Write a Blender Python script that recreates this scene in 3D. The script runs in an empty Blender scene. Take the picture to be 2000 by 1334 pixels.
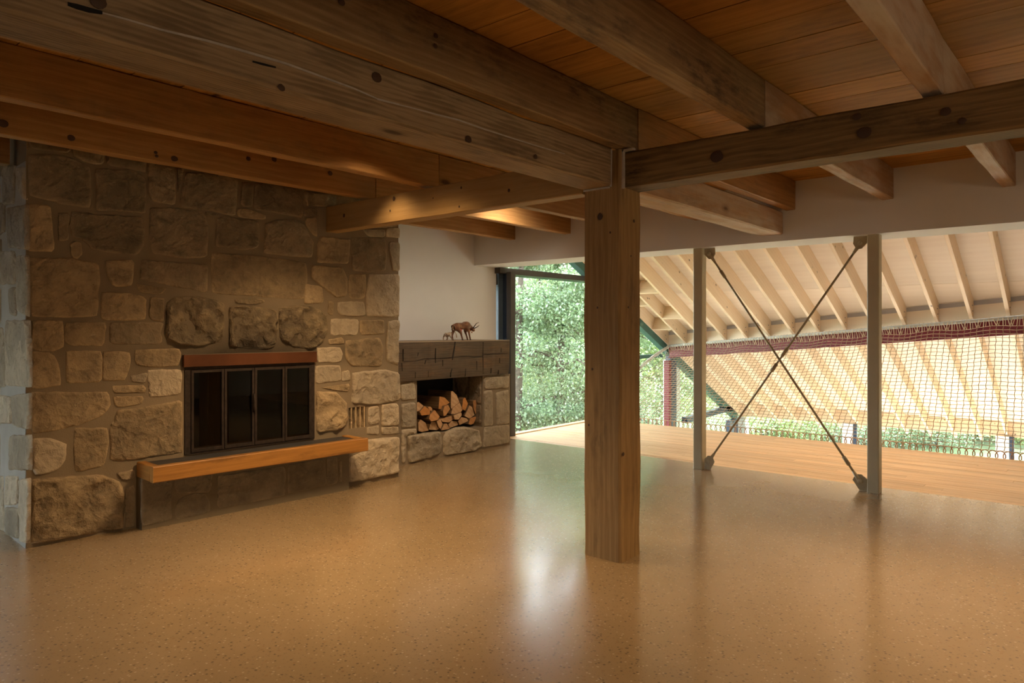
import bpy, bmesh, math, random
import numpy as np
from mathutils import Vector, Matrix, noise
from mathutils.geometry import delaunay_2d_cdt

random.seed(7)
rng = np.random.default_rng(11)
S = bpy.context.scene
COL = S.collection
# ------------------------------------------------------------------ camera
F_PX, HX, HY, EYE = 1376.0, 1000.0, 643.0, 1.5
HEAD = math.radians(40.25)                      # angle of the joist direction (+X) right of the lens axis
cam_d = bpy.data.cameras.new('camera'); cam = bpy.data.objects.new('camera', cam_d); COL.objects.link(cam)
cam.location = (0, 0, EYE); cam.rotation_euler = (math.pi/2, 0, HEAD - math.pi/2)
cam_d.sensor_width = 36; cam_d.lens = 36*F_PX/2000; cam_d.shift_y = -(667-HY)/2000; cam_d.clip_end = 300
S.camera = cam
# ------------------------------------------------------------------ world, sun, lamps, exposure
W = bpy.data.worlds.new('world'); S.world = W; W.use_nodes = True
wn = W.node_tree; bgn = wn.nodes['Background']
sky = wn.nodes.new('ShaderNodeTexSky'); sky.sky_type = 'NISHITA'; sky.sun_disc = False
sky.sun_elevation = math.radians(48); sky.sun_rotation = math.radians(100); sky.air_density = 1.0; sky.dust_density = 2.0; sky.ozone_density = 1.0
hs = wn.nodes.new('ShaderNodeHueSaturation'); hs.inputs['Saturation'].default_value = .45; wn.links.new(sky.outputs[0], hs.inputs['Color']); wn.links.new(hs.outputs[0], bgn.inputs[0]); bgn.inputs[1].default_value = 1.35

def lamp(name, kind, loc, target, energy, color, **kw):
    d = bpy.data.lights.new(name, kind); d.energy = energy; d.color = color
    for k, v in kw.items(): setattr(d, k, v)
    o = bpy.data.objects.new(name, d); COL.objects.link(o); o.location = loc
    o.rotation_euler = (Vector(target)-Vector(loc)).to_track_quat('-Z', 'Y').to_euler()
    return o
lamp('sun', 'SUN', (40, -12, 34), (0, 0, 0), 4.2, (1.0, .97, .92), angle=math.radians(1.5))
WARM = (1.0, .69, .38)
def spot(name, loc, tgt, e, size=120, soft=.25, blend=.95): lamp(name, 'SPOT', loc, tgt, e, WARM, spot_size=math.radians(size), spot_blend=blend, shadow_soft_size=soft)
spot('spot_girder', (3.60, 4.55, 2.80), (3.70, 4.4, 0), 9, 110, .05)
spot('spot_fireplace', (3.2, 3.7, 2.86), (3.45, 4.5, 0), 140, 112)
spot('spot_left', (1.7, 3.1, 2.88), (1.7, 3.7, 0), 60, 105)
spot('spot_right', (4.72, .18, 2.86), (4.1, .5, 0), 140, 98)
spot('spot_near', (2.2, 1.2, 2.88), (2.2, 1.2, 0), 9, 110)
spot('spot_deck', (8.6, 2.2, 2.5), (8.7, 2.2, 0), 60, 140)
lamp('spot_woodbox', 'SPOT', (5.6, 4.55, 2.86), (6.1, 6.3, .9), 42, (1.0, .84, .66), spot_size=math.radians(120), spot_blend=.95, shadow_soft_size=.25)
lamp('rear_fill', 'AREA', (.6, -3.8, 1.7), (2.0, 4, 1.6), 15, (1.0, .80, .56), shape='RECTANGLE', size=4.0, size_y=1.5)  # added fill out of view, softens the room side of the beams
lamp('lower_storey_fill', 'AREA', (10.9, 1.6, -2.5), (10.7, 1.6, 3), 70, (1.0, .94, .86), shape='RECTANGLE', size=2.4, size_y=8.5)  # added unseen fill aimed upward, makes the glow under the roof
vs = S.view_settings
vs.view_transform = 'Standard'; vs.look = 'None'; vs.gamma = 1; vs.use_curve_mapping = False; vs.exposure = 1.5

# ------------------------------------------------------------------ geometry of the photograph
SU, CU = math.sin(HEAD), math.cos(HEAD)
def ray(x, y):
    X = (x-HX)/F_PX; Y = -(y-HY)/F_PX
    return Vector((X*SU+CU, -X*CU+SU, Y))
O = Vector((0, 0, EYE))
def on_u(x, y, u): r = ray(x, y); return O + r*(u/r.x)
def on_v(x, y, v): r = ray(x, y); return O + r*(v/r.y)
def on_z(x, y, z): r = ray(x, y); return O + r*((z-EYE)/r.z)
ROOF_M, ROOF_C = -.481, 7.069                   # underside of the rafters: z = C + M*u
def roof_z(u): return ROOF_C + ROOF_M*u

# ------------------------------------------------------------------ object helpers
def tag(o, label=None, cat=None, group=None, kind=None):
    if label: o['label'] = label
    if cat: o['category'] = cat
    if group: o['group'] = group
    if kind: o['kind'] = kind
    return o
def root(name, loc, rz=0, label=None, cat=None, group=None, kind=None):
    o = bpy.data.objects.new(name, None); COL.objects.link(o); o.empty_display_size = .1
    o.location = loc; o.rotation_euler = (0, 0, rz)
    return tag(o, label, cat, group, kind)
def mw(o):
    m = Matrix.LocRotScale(o.location, o.rotation_euler, None)
    return mw(o.parent) @ m if o.parent else m
def link(name, me, mat=None, parent=None, M=None, smooth=False):
    """mesh in world space (M None) or in the frame M"""
    o = bpy.data.objects.new(name, me); COL.objects.link(o)
    if mat: me.materials.append(mat)
    if smooth: me.polygons.foreach_set('use_smooth', [True]*len(me.polygons))
    if parent:
        P = mw(parent); o.parent = parent
        if M is None: me.transform(P.inverted())
        else: M = P.inverted() @ M
    if M is not None:
        l, r, s = M.decompose(); o.location = l; o.rotation_euler = r.to_euler()
    return o
def pymesh(name, verts, faces):
    me = bpy.data.meshes.new(name); me.from_pydata([tuple(v) for v in verts], [], faces); me.update(); return me
class MB:
    def __init__(s): s.v = []; s.f = []
    def add(s, verts, faces):
        k = len(s.v); s.v += [tuple(v) for v in verts]; s.f += [tuple(i+k for i in f) for f in faces]; return s
    def box(s, a, b):
        (x0, y0, z0), (x1, y1, z1) = a, b
        x0, x1 = sorted((x0, x1)); y0, y1 = sorted((y0, y1)); z0, z1 = sorted((z0, z1))
        return s.add([(x0,y0,z0),(x1,y0,z0),(x1,y1,z0),(x0,y1,z0),(x0,y0,z1),(x1,y0,z1),(x1,y1,z1),(x0,y1,z1)],
                     [(3,2,1,0),(4,5,6,7),(0,1,5,4),(1,2,6,5),(2,3,7,6),(3,0,4,7)])
    def prism(s, poly, d):
        """poly: 3-D points, extruded by vector d"""
        n = len(poly); p = [Vector(q) for q in poly]; d = Vector(d)
        return s.add(p + [q+d for q in p], [tuple(range(n-1, -1, -1)), tuple(range(n, 2*n))] + [(i, (i+1) % n, (i+1) % n+n, i+n) for i in range(n)])
    def tube(s, pts, r, n=6, closed=False):
        pts = [Vector(p) for p in pts]; m = len(pts); rr = r if isinstance(r, (list, tuple)) else [r]*m
        vs_, fs = [], []; up = None
        for i, p in enumerate(pts):
            t = (pts[min(i+1, m-1)]-pts[max(i-1, 0)]).normalized()
            if up is None: up = Vector((0, 0, 1)) if abs(t.z) < .9 else Vector((1, 0, 0))
            a = t.cross(up); a = a.normalized() if a.length > 1e-6 else t.orthogonal().normalized()
            b = a.cross(t); up = b
            for k in range(n):
                q = 2*math.pi*k/n; vs_.append(p + (a*math.cos(q)+b*math.sin(q))*rr[i])
        for i in range(m-1):
            for k in range(n):
                k2 = (k+1) % n; fs.append((i*n+k, i*n+k2, (i+1)*n+k2, (i+1)*n+k))
        fs += [tuple(range(n-1, -1, -1)), tuple((m-1)*n+k for k in range(n))]
        return s.add(vs_, fs)
    def cyl(s, a, b, r, n=16): return s.tube([a, b], r, n)
    def obj(s, name, mat, parent=None, smooth=False, M=None):
        return link(name, pymesh(name, s.v, s.f), mat, parent, M, smooth)
def fix(o):
    bm = bmesh.new(); bm.from_mesh(o.data); bmesh.ops.recalc_face_normals(bm, faces=bm.faces); bm.to_mesh(o.data); bm.free(); return o

def timber(name, A, B, w, h, mat, parent=None, up=(0, 0, 1), wav=.004, cham=.012, seg=None, top_wave=0, seed=None):
    """a sawn timber from A to B (centre line), local X along it; edges a little uneven"""
    A, B = Vector(A), Vector(B); d = B-A; L = d.length; X = d.normalized()
    Y = Vector(up).cross(X).normalized(); Z = X.cross(Y)
    M = Matrix((X, Y, Z)).transposed().to_4x4(); M.translation = (A+B)/2
    seg = seg or max(2, int(L/.16)); sd = random.random()*50 if seed is None else seed
    prof = []
    c = cham; hw, hh = w/2, h/2
    for (sx, sz) in ((1, -1), (1, 1), (-1, 1), (-1, -1)):
        p1 = (sx*hw, sz*(hh-c)); p2 = (sx*(hw-c), sz*hh)
        prof += [p1, p2] if sx*sz < 0 else [p2, p1]
    prof = [(hw-c, -hh), (hw, -hh+c), (hw, hh-c), (hw-c, hh), (-hw+c, hh), (-hw, hh-c), (-hw, -hh+c), (-hw+c, -hh)]
    vs_, fs = [], []
    for i in range(seg+1):
        x = -L/2 + L*i/seg
        for k, (y, z) in enumerate(prof):
            n = noise.noise(Vector((x*2.1+sd, k//2*3.7, sd))) * wav
            n2 = noise.noise(Vector((x*2.3-sd, k//2*2.9+9, sd))) * wav
            zz = z+n2
            if top_wave and z > 0: zz += top_wave*(noise.noise(Vector((x*1.1+sd, 5.5, k*.05)))-.35)*(1.6 if y > 0 else .7)
            vs_.append((x, y+n, zz))
    for i in range(seg):
        for k in range(8):
            k2 = (k+1) % 8; fs.append((i*8+k, (i+1)*8+k, (i+1)*8+k2, i*8+k2))
    fs += [tuple(range(8)), tuple(seg*8+k for k in range(7, -1, -1))]
    return fix(link(name, pymesh(name, vs_, fs), mat, parent, M))

# ------------------------------------------------------------------ materials
class NT:
    def __init__(s, name):
        s.m = bpy.data.materials.new(name); s.m.use_nodes = True; s.t = s.m.node_tree; s.p = s.t.nodes['Principled BSDF']; s.out = s.t.nodes['Material Output']
    def n(s, typ, **kw):
        d = s.t.nodes.new('ShaderNode'+typ)
        for k, v in kw.items(): setattr(d, k, v)
        return d
    def l(s, a, b): s.t.links.new(a, b)
    def val(s, sock, v):
        if hasattr(v, 'default_value') or hasattr(v, 'is_linked'): s.l(v, sock)
        else: sock.default_value = v
    def math(s, op, a, b=0.0, clamp=False):
        d = s.n('Math', operation=op, use_clamp=clamp); s.val(d.inputs[0], a); s.val(d.inputs[1], b); return d.outputs[0]
    def mix(s, f, a, b, mode='MIX'):
        d = s.n('Mix', data_type='RGBA', blend_type=mode); s.val(d.inputs[0], f)
        for i, c in ((6, a), (7, b)):
            if isinstance(c, (tuple, list)): d.inputs[i].default_value = (*c, 1)
            else: s.l(c, d.inputs[i])
        return d.outputs[2]
    def ramp(s, f, stops):
        d = s.n('ValToRGB'); e = d.color_ramp.elements
        while len(e) > 1: e.remove(e[-1])
        for i, (p, c) in enumerate(stops):
            q = e[0] if i == 0 else e.new(p); q.position = p
            q.color = (c, c, c, 1) if isinstance(c, (int, float)) else (*c, 1)
        s.l(f, d.inputs[0]); return d.outputs[0]
    def coords(s, scale=(1, 1, 1), kind='Object', rnd=True):
        tc = s.n('TexCoord'); v = tc.outputs[kind]
        if rnd:
            oi = s.n('ObjectInfo'); mu = s.n('VectorMath', operation='SCALE'); mu.inputs[0].default_value = (17.3, 31.7, 23.1); s.l(oi.outputs['Random'], mu.inputs['Scale'])
            ad = s.n('VectorMath', operation='ADD'); s.l(v, ad.inputs[0]); s.l(mu.outputs[0], ad.inputs[1]); v = ad.outputs[0]
        mp = s.n('Mapping'); mp.inputs['Scale'].default_value = scale; s.l(v, mp.inputs[0]); return mp.outputs[0]
    def noise(s, v, scale=1, detail=3, rough=.55, dist=0):
        d = s.n('TexNoise'); s.l(v, d.inputs['Vector']); d.inputs['Scale'].default_value = scale; d.inputs['Detail'].default_value = detail
        d.inputs['Roughness'].default_value = rough; d.inputs['Distortion'].default_value = dist; return d.outputs[0]
    def vor(s, v, scale=1, feature='F1', rand=1):
        d = s.n('TexVoronoi', feature=feature); s.l(v, d.inputs['Vector']); d.inputs['Scale'].default_value = scale; d.inputs['Randomness'].default_value = rand; return d
    def bump(s, h, strength=.3, dist=.01):
        d = s.n('Bump'); d.inputs['Strength'].default_value = strength; d.inputs['Distance'].default_value = dist; s.l(h, d.inputs['Height']); s.l(d.outputs[0], s.p.inputs['Normal'])
    def set(s, **kw):
        for k, v in kw.items():
            k = {'base': 'Base Color', 'rough': 'Roughness', 'metal': 'Metallic', 'spec': 'Specular IOR Level', 'coat': 'Coat Weight', 'coatr': 'Coat Roughness'}[k]
            if isinstance(v, (tuple, list)): s.p.inputs[k].default_value = (*v, 1)
            else: s.val(s.p.inputs[k], v)
        return s

def _soot(s):
    # smoke stain above the fire opening (chimney frame: x along the face, z up)
    tc = s.n('TexCoord'); sx = s.n('SeparateXYZ'); s.l(tc.outputs['Object'], sx.inputs[0])
    dx = s.math('ABSOLUTE', s.math('SUBTRACT', sx.outputs[0], 1.62)); dz = s.math('SUBTRACT', sx.outputs[2], 1.28)
    d = s.math('ADD', s.math('MULTIPLY', dx, .55), s.math('MULTIPLY', s.math('ABSOLUTE', dz), 1.5))
    n = s.noise(tc.outputs['Object'], 5, 4)
    return s.math('MULTIPLY', s.ramp(s.math('ADD', d, s.math('MULTIPLY', n, .35)), [(.30, 1.), (.52, .62), (.95, 0.)]), .85)
NT.soot = _soot
def plain(name, c, rough=.6, metal=0, var=.12, scale=6, spec=.4, bump=0):
    t = NT(name); v = t.coords(); f = t.noise(v, scale, 4)
    t.set(base=t.mix(t.ramp(f, [(.3, 0.), (.7, 1.)]), [x*(1-var) for x in c], [min(1, x*(1+var)) for x in c]), rough=rough, metal=metal, spec=spec)
    if bump: t.bump(t.noise(v, scale*12, 3), bump, .004)
    return t.m

def wood(name, base, dark, ring=9, rings_amt=.5, knot=.5, stain=(.12, .09, .06), stain_amt=.3, rough=.6, bump=.25, fiber=.35, var=.25, white=0, grain='X', spec=.2, saw=0, ks=(1.5, 3.6)):
    t = NT(name)
    def sc(a, c): return {'X': (a, c, c), 'Y': (c, a, c), 'Z': (c, c, a)}[grain]
    co = t.coords(sc(.25, 1.0))
    warp = t.noise(t.coords(sc(.9, 3.5)), 1.0, 3)
    wv = t.n('TexWave', wave_type='BANDS', bands_direction='Y' if grain != 'Y' else 'X', wave_profile='SIN'); t.l(co, wv.inputs[0])
    wv.inputs['Scale'].default_value = ring; wv.inputs['Distortion'].default_value = 7; wv.inputs['Detail'].default_value = 2.5; wv.inputs['Detail Scale'].default_value = .7
    wz = t.n('TexWave', wave_type='BANDS', bands_direction='Z' if grain != 'Z' else 'X', wave_profile='SIN'); t.l(co, wz.inputs[0])
    wz.inputs['Scale'].default_value = ring*.8; wz.inputs['Distortion'].default_value = 7; wz.inputs['Detail'].default_value = 2.5; wz.inputs['Detail Scale'].default_value = .7
    band = t.math('MULTIPLY', t.math('ADD', wv.outputs['Fac'], wz.outputs['Fac']), .5)
    fib = t.noise(t.coords(sc(4, 110)), 1.0, 2)
    c = t.mix(t.math('MULTIPLY', t.ramp(band, [(.3, 0.), (.75, 1.)]), rings_amt), base, dark)
    # tone varies from piece to piece and slowly along it
    oi = t.n('ObjectInfo')
    tone = t.math('ADD', t.math('MULTIPLY', oi.outputs['Random'], var), t.math('ADD', t.math('MULTIPLY', warp, var), 1-var))
    sclr = t.n('VectorMath', operation='SCALE'); t.l(c, sclr.inputs[0]); t.l(tone, sclr.inputs['Scale']); c = sclr.outputs[0]
    c = t.mix(t.math('MULTIPLY', t.ramp(fib, [(.35, 1.), (.6, 0.)]), fiber), c, dark)
    if white: c = t.mix(t.math('MULTIPLY', t.ramp(t.noise(t.coords(sc(1.2, 6)), 1.5, 4), [(.42, 0.), (.62, 1.)]), white), c, (.62, .53, .42))
    if stain_amt:
        st = t.ramp(t.noise(t.coords(sc(.7, 2.6)), 1.7, 6, .62), [(.46, 0.), (.64, 1.)])
        sp = t.ramp(t.noise(t.coords(sc(7, 22)), 1.0, 5, .7), [(.45, .25), (.62, 1.)])
        c = t.mix(t.math('MULTIPLY', t.math('MULTIPLY', st, sp), stain_amt), c, stain)
    kd = None
    if knot:
        vk = t.vor(t.coords(sc(*ks)), 1.0); kd = vk.outputs['Distance']
        sel = t.math('GREATER_THAN', t.n('SeparateColor').outputs[0] if False else vk.outputs['Distance'], -1)
        cs = t.n('SeparateColor'); t.l(vk.outputs['Color'], cs.inputs[0])
        size = t.math('MULTIPLY_ADD', cs.outputs[0], .13); 
        k = t.ramp(kd, [(0., 1.), (.06, 1.), (.10, .35), (.17, 0.)])
        keep = t.math('GREATER_THAN', cs.outputs[1], 1-knot)
        c = t.mix(t.math('MULTIPLY', t.math('MULTIPLY', k, keep), .85), c, (.045, .022, .011))
    t.set(base=c, rough=rough, spec=spec)
    hgt = t.math('ADD', t.math('MULTIPLY', fib, .5), t.math('MULTIPLY', band, .5))
    if saw: hgt = t.math('ADD', hgt, t.math('MULTIPLY', t.noise(t.coords(sc(34, 3)), 1.0, 2), saw))
    t.bump(hgt, bump, .006)
    return t.m

M = {}
M['joist'] = wood('joist_pine', (.44, .24, .085), (.27, .125, .038), ring=8, rings_amt=.45, knot=.08, stain_amt=.35, rough=.62, saw=.4)
M['joist_old'] = wood('joist_weathered', (.38, .25, .12), (.20, .12, .05), ring=11, rings_amt=.5, knot=.2, stain=(.07, .05, .035), stain_amt=.75, rough=.68, saw=.5, bump=.35)
M['joist_pale'] = wood('joist_whitewashed', (.52, .34, .20), (.38, .22, .11), ring=8, rings_amt=.3, knot=.35, white=.55, stain_amt=.4, rough=.7, saw=.6, bump=.35)
M['beam_old'] = wood('beam_weathered', (.43, .30, .17), (.19, .125, .063), ring=16, rings_amt=.65, knot=.08, stain=(.08, .06, .04), stain_amt=.55, rough=.7, bump=.5)
M['girder'] = wood('girder_pine', (.48, .295, .115), (.34, .185, .06), ring=6, rings_amt=.3, knot=0, stain_amt=.15, rough=.62)
M['girder_dark'] = wood('girder_dark', (.25, .15, .058), (.10, .058, .022), ring=11, rings_amt=.6, knot=.1, stain=(.035, .024, .015), stain_amt=.9, rough=.66, bump=.5)
M['post'] = wood('post_pine', (.33, .20, .08), (.17, .095, .035), ring=7, rings_amt=.45, knot=0, stain=(.07, .05, .03), stain_amt=.5, rough=.66, bump=.45)
M['plank'] = wood('ceiling_plank', (.50, .245, .055), (.31, .14, .026), ring=4, rings_amt=.5, knot=.5, stain=(.09, .04, .015), stain_amt=.45, rough=.65, bump=.12, grain='Y', spec=.1, ks=(1.6, 5), fiber=.35)
M['deck'] = wood('deck_fir', (.74, .49, .26), (.52, .29, .125), ring=7, rings_amt=.5, knot=.14, stain_amt=.12, rough=.38, bump=.08, grain='Y', fiber=.3, spec=.4)
M['rafter'] = wood('rafter_spruce', (.78, .60, .41), (.66, .47, .29), ring=7, rings_amt=.3, knot=.55, stain_amt=0, rough=.6, bump=.1, var=.14, fiber=.12, ks=(4.5, 8))
M['sheath'] = wood('sheathing_ply', (.80, .67, .50), (.72, .57, .41), ring=3, rings_amt=.3, knot=.12, stain_amt=0, rough=.6, bump=.06, var=.12, fiber=.1, grain='Y')
M['mantel'] = wood('mantel_hewn', (.125, .088, .055), (.055, .038, .025), ring=14, rings_amt=.5, knot=0, stain=(.26, .13, .045), stain_amt=.4, rough=.6, bump=.5, saw=.15)
M['mantel_top'] = wood('mantel_top', (.36, .27, .18), (.25, .17, .10), ring=10, rings_amt=.4, knot=.1, stain_amt=.2, rough=.5)
M['bench'] = wood('bench_oak', (.45, .205, .045), (.25, .10, .02), ring=6, rings_amt=.5, knot=.3, stain=(.06, .03, .012), stain_amt=.6, rough=.4, bump=.25, spec=.45)
M['logside'] = wood('log_side', (.26, .155, .075), (.13, .07, .03), ring=14, rings_amt=.5, knot=0, stain_amt=.4, rough=.85, bump=.6, grain='Y')

def stone_mat(name, c1, c2, dark=.45, rough=.85, bump=.75, soot=False):
    t = NT(name); v = t.coords()
    a = t.noise(v, 3.2, 6, .66, .4); b = t.noise(v, 11, 7, .7, .4); f = t.noise(v, 90, 3, .6)
    oi = t.n('ObjectInfo')
    c = t.mix(t.ramp(a, [(.36, 0.), (.62, 1.)]), c1, c2)
    tone = t.math('MULTIPLY_ADD', oi.outputs['Random'], .55); t.t.nodes[-1].inputs[2].default_value = .68
    sc = t.n('VectorMath', operation='SCALE'); t.l(c, sc.inputs[0]); t.l(tone, sc.inputs['Scale']); c = sc.outputs[0]
    c = t.mix(t.math('MULTIPLY', t.ramp(b, [(.48, 0.), (.68, 1.)]), dark), c, (.05, .042, .032))
    gm = t.n('NewGeometry'); c = t.mix(t.math('MULTIPLY', t.ramp(gm.outputs['Pointiness'], [(.505, 0.), (.56, 1.)]), .35), c, [min(1, q*1.55) for q in c1])
    if soot:
        c = t.mix(t.soot(), c, (.02, .016, .012))
    # light scratches and small pits
    pit = t.vor(v, 34); pk = t.ramp(pit.outputs['Distance'], [(.03, 1.), (.11, 0.)])
    cs = t.n('SeparateColor'); t.l(pit.outputs['Color'], cs.inputs[0])
    pk = t.math('MULTIPLY', pk, t.math('GREATER_THAN', cs.outputs[0], .82))
    c = t.mix(t.math('MULTIPLY', pk, .8), c, (.03, .025, .02))
    sk = t.ramp(t.noise(t.coords((9, 9, 26)), 1.2, 5, .7, 1.5), [(.62, 0.), (.72, 1.)])
    c = t.mix(t.math('MULTIPLY', sk, .32), c, (.62, .52, .38))
    t.set(base=c, rough=rough, spec=.25)
    rg = t.n('TexNoise', noise_type='RIDGED_MULTIFRACTAL'); t.l(v, rg.inputs['Vector']); rg.inputs['Scale'].default_value = 5.5; rg.inputs['Detail'].default_value = 5; rg.inputs['Distortion'].default_value = .6
    wp = t.n('TexNoise'); t.l(v, wp.inputs['Vector']); wp.inputs['Scale'].default_value = 6; wp.inputs['Detail'].default_value = 4
    wa = t.n('VectorMath', operation='MULTIPLY_ADD'); t.l(wp.outputs['Color'], wa.inputs[0]); wa.inputs[1].default_value = (.18, .18, .18); t.l(v, wa.inputs[2])
    fc = t.vor(wa.outputs[0], 9); fine = t.vor(wa.outputs[0], 23)
    ridge = t.math('ADD', t.math('MULTIPLY', rg.outputs[0], .35), t.math('ADD', t.math('MULTIPLY', fc.outputs['Distance'], 1.1), t.math('MULTIPLY', fine.outputs['Distance'], .45)))
    h = t.math('ADD', t.math('ADD', t.math('MULTIPLY', b, .45), ridge), t.math('ADD', t.math('MULTIPLY', f, .3), t.math('MULTIPLY', pk, -.6)))
    t.bump(h, bump, .03); return t.m
M['st_tan'] = stone_mat('stone_tan', (.44, .32, .18), (.30, .22, .13))
M['st_grey'] = stone_mat('stone_grey_brown', (.31, .23, .14), (.21, .16, .10), .4)
M['st_pale'] = stone_mat('stone_pale', (.46, .37, .25), (.37, .30, .21), .25)
M['st_soot'] = stone_mat('stone_sooted', (.36, .27, .155), (.24, .175, .105), .5, bump=1.0, soot=True)
M['st_dark'] = stone_mat('stone_hearth', (.24, .195, .13), (.16, .13, .09), .3)
def mortar_mat(name, c, soot=False):
    t = NT(name); v = t.coords(rnd=False); a = t.noise(v, 3, 5); f = t.noise(v, 90, 4, .7)
    t.set(base=t.mix(t.ramp(a, [(.3, 0.), (.7, 1.)]), [x*.8 for x in c], c) if not soot else t.mix(t.soot(), t.mix(t.ramp(a, [(.3, 0.), (.7, 1.)]), [x*.8 for x in c], c), (.02, .016, .012)), rough=.95, spec=.15); t.bump(f, .5, .006); return t.m
M['mortar'] = mortar_mat('mortar', (.27, .205, .13), True)
M['mortar_niche'] = mortar_mat('mortar_niche', (.28, .215, .14))
M['mortar_dark'] = mortar_mat('mortar_dark', (.20, .16, .105))
M['white'] = plain('wall_plaster', (.74, .72, .69), .85, var=.02, scale=2, spec=.2, bump=.05)
M['room_wall'] = plain('room_wall_tan', (.46, .33, .20), .85, var=.06)
M['filler'] = plain('white_filler', (.46, .41, .35), .9, var=.15, scale=20)
M['steel'] = plain('post_paint', (.50, .43, .29), .45, var=.05)
M['rod'] = plain('rod_paint', (.40, .32, .19), .45, var=.1)
M['red'] = plain('red_steel', (.16, .012, .018), .5, var=.1)
M['navy'] = plain('navy_steel', (.035, .05, .08), .45, var=.1)
M['pale_post'] = plain('pale_post', (.72, .74, .70), .6, var=.05)
M['green_steel'] = plain('green_frame', (.045, .115, .09), .45, var=.1)
M['frame_dark'] = plain('frame_dark', (.05, .042, .036), .5, var=.12)
M['rope'] = plain('net_rope', (.36, .25, .15), .9, var=.15, scale=30)
M['rope_white'] = plain('net_rope_pale', (.66, .62, .55), .9, var=.1, scale=30)
M['rail'] = plain('rail_tube', (.42, .40, .34), .5, var=.08)
M['iron'] = plain('rusted_iron', (.035, .022, .015), .7, metal=.3, var=.5, scale=30, bump=.5)
M['lintel'] = plain('copper_lintel', (.13, .045, .017), .42, metal=.35, var=.3, scale=3)
M['soot'] = plain('soot', (.012, .011, .010), .95, var=.3)  # near-black; also used for the niche back, vent and open cracks
M['slate'] = plain('slate_top', (.045, .042, .04), .5, var=.2, scale=8)
M['galv'] = plain('galvanised', (.35, .36, .37), .5, metal=.5)
M['bolt'] = plain('bolt_steel', (.22, .22, .24), .5, metal=.6)
M['shadow_strip'] = plain('shadow_gap_grey', (.40, .37, .35), .8, var=.05)
M['lower_floor'] = plain('lower_floor_pale', (.60, .57, .53), .7, var=.06)
M['trunk'] = plain('bark', (.085, .065, .048), .95, var=.4, scale=14, bump=.8)
M['band_pale'] = plain('pale_band', (.6, .57, .58), .9, var=.1)

def floor_mat():
    t = NT('polished_concrete'); v = t.coords(rnd=False)
    big = t.noise(v, .7, 4); mid = t.noise(v, 5, 5, .6)
    c = t.mix(t.ramp(big, [(.3, 0.), (.7, 1.)]), (.285, .195, .10), (.355, .245, .135))
    c = t.mix(t.math('MULTIPLY', t.ramp(mid, [(.4, 0.), (.7, 1.)]), .35), c, (.28, .19, .095))
    for scale, lo, col, amt in ((58, .85, (.12, .09, .06), .75), (66, .88, (.58, .46, .30), .5), (42, .92, (.28, .17, .085), .6), (88, .80, (.19, .135, .085), .5)):
        vo = t.vor(v, scale); cs = t.n('SeparateColor'); t.l(vo.outputs['Color'], cs.inputs[0])
        m = t.math('MULTIPLY', t.math('GREATER_THAN', cs.outputs[0], lo), t.ramp(vo.outputs['Distance'], [(.30, 1.), (.42, 0.)]))
        c = t.mix(t.math('MULTIPLY', m, amt), c, col)
    t.set(base=c, rough=t.math('MULTIPLY_ADD', mid, .12), spec=.5); t.t.nodes['Principled BSDF'].inputs['Roughness'].links[0].from_node.inputs[2].default_value = .15
    t.set(coat=.4, coatr=.13)
    return t.m
M['floor'] = floor_mat()

def glass_mat(name, tint=(.96, .985, .97), refl=1.0):
    t = NT(name); t.t.nodes.remove(t.p)
    tr = t.n('BsdfTransparent'); tr.inputs[0].default_value = (*tint, 1); gl = t.n('BsdfGlossy'); gl.inputs['Roughness'].default_value = .02
    lw = t.n('LayerWeight'); lw.inputs[0].default_value = .5; mx = t.n('MixShader')
    fr = t.math('MULTIPLY_ADD', t.math('POWER', lw.outputs['Facing'], 5), .96); t.t.nodes[-1].inputs[2].default_value = .04
    t.l(t.math('MULTIPLY', fr, refl), mx.inputs[0]); t.l(tr.outputs[0], mx.inputs[1]); t.l(gl.outputs[0], mx.inputs[2]); t.l(mx.outputs[0], t.out.inputs[0]); return t.m
M['glass'] = glass_mat('clear_glass')
M['smoked'] = glass_mat('sooted_glass', (.10, .085, .07), 1.2)
def leaf_mat(name, c1, c2):
    t = NT(name); v = t.coords(rnd=False); t.t.nodes.remove(t.p)
    g = t.n('NewGeometry'); f = t.noise(v, .9, 3)
    ri = t.math('ADD', t.math('MULTIPLY', g.outputs['Random Per Island'], .6), t.math('MULTIPLY', f, .5))
    c = t.mix(t.ramp(ri, [(.25, 0.), (.85, 1.)]), c1, c2)
    df = t.n('BsdfDiffuse'); tl = t.n('BsdfTranslucent'); gl = t.n('BsdfGlossy'); gl.inputs['Roughness'].default_value = .45
    t.l(c, df.inputs[0]); t.l(c, tl.inputs[0]); m1 = t.n('MixShader'); m1.inputs[0].default_value = .45; t.l(df.outputs[0], m1.inputs[1]); t.l(tl.outputs[0], m1.inputs[2])
    m2 = t.n('MixShader'); m2.inputs[0].default_value = .09; t.l(m1.outputs[0], m2.inputs[1]); t.l(gl.outputs[0], m2.inputs[2]); t.l(m2.outputs[0], t.out.inputs[0]); return t.m
M['leaf_a'] = leaf_mat('leaf_mid', (.065, .135, .04), (.31, .42, .21))
M['leaf_b'] = leaf_mat('leaf_pale', (.11, .195, .07), (.43, .53, .32))
M['leaf_c'] = leaf_mat('leaf_yellowish', (.13, .22, .05), (.42, .52, .20))
M['fern'] = leaf_mat('fern', (.18, .27, .12), (.45, .54, .34))
M['ground'] = plain('forest_floor', (.09, .13, .05), .95, var=.4, scale=1.2)
M['end_grain'] = None
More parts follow.
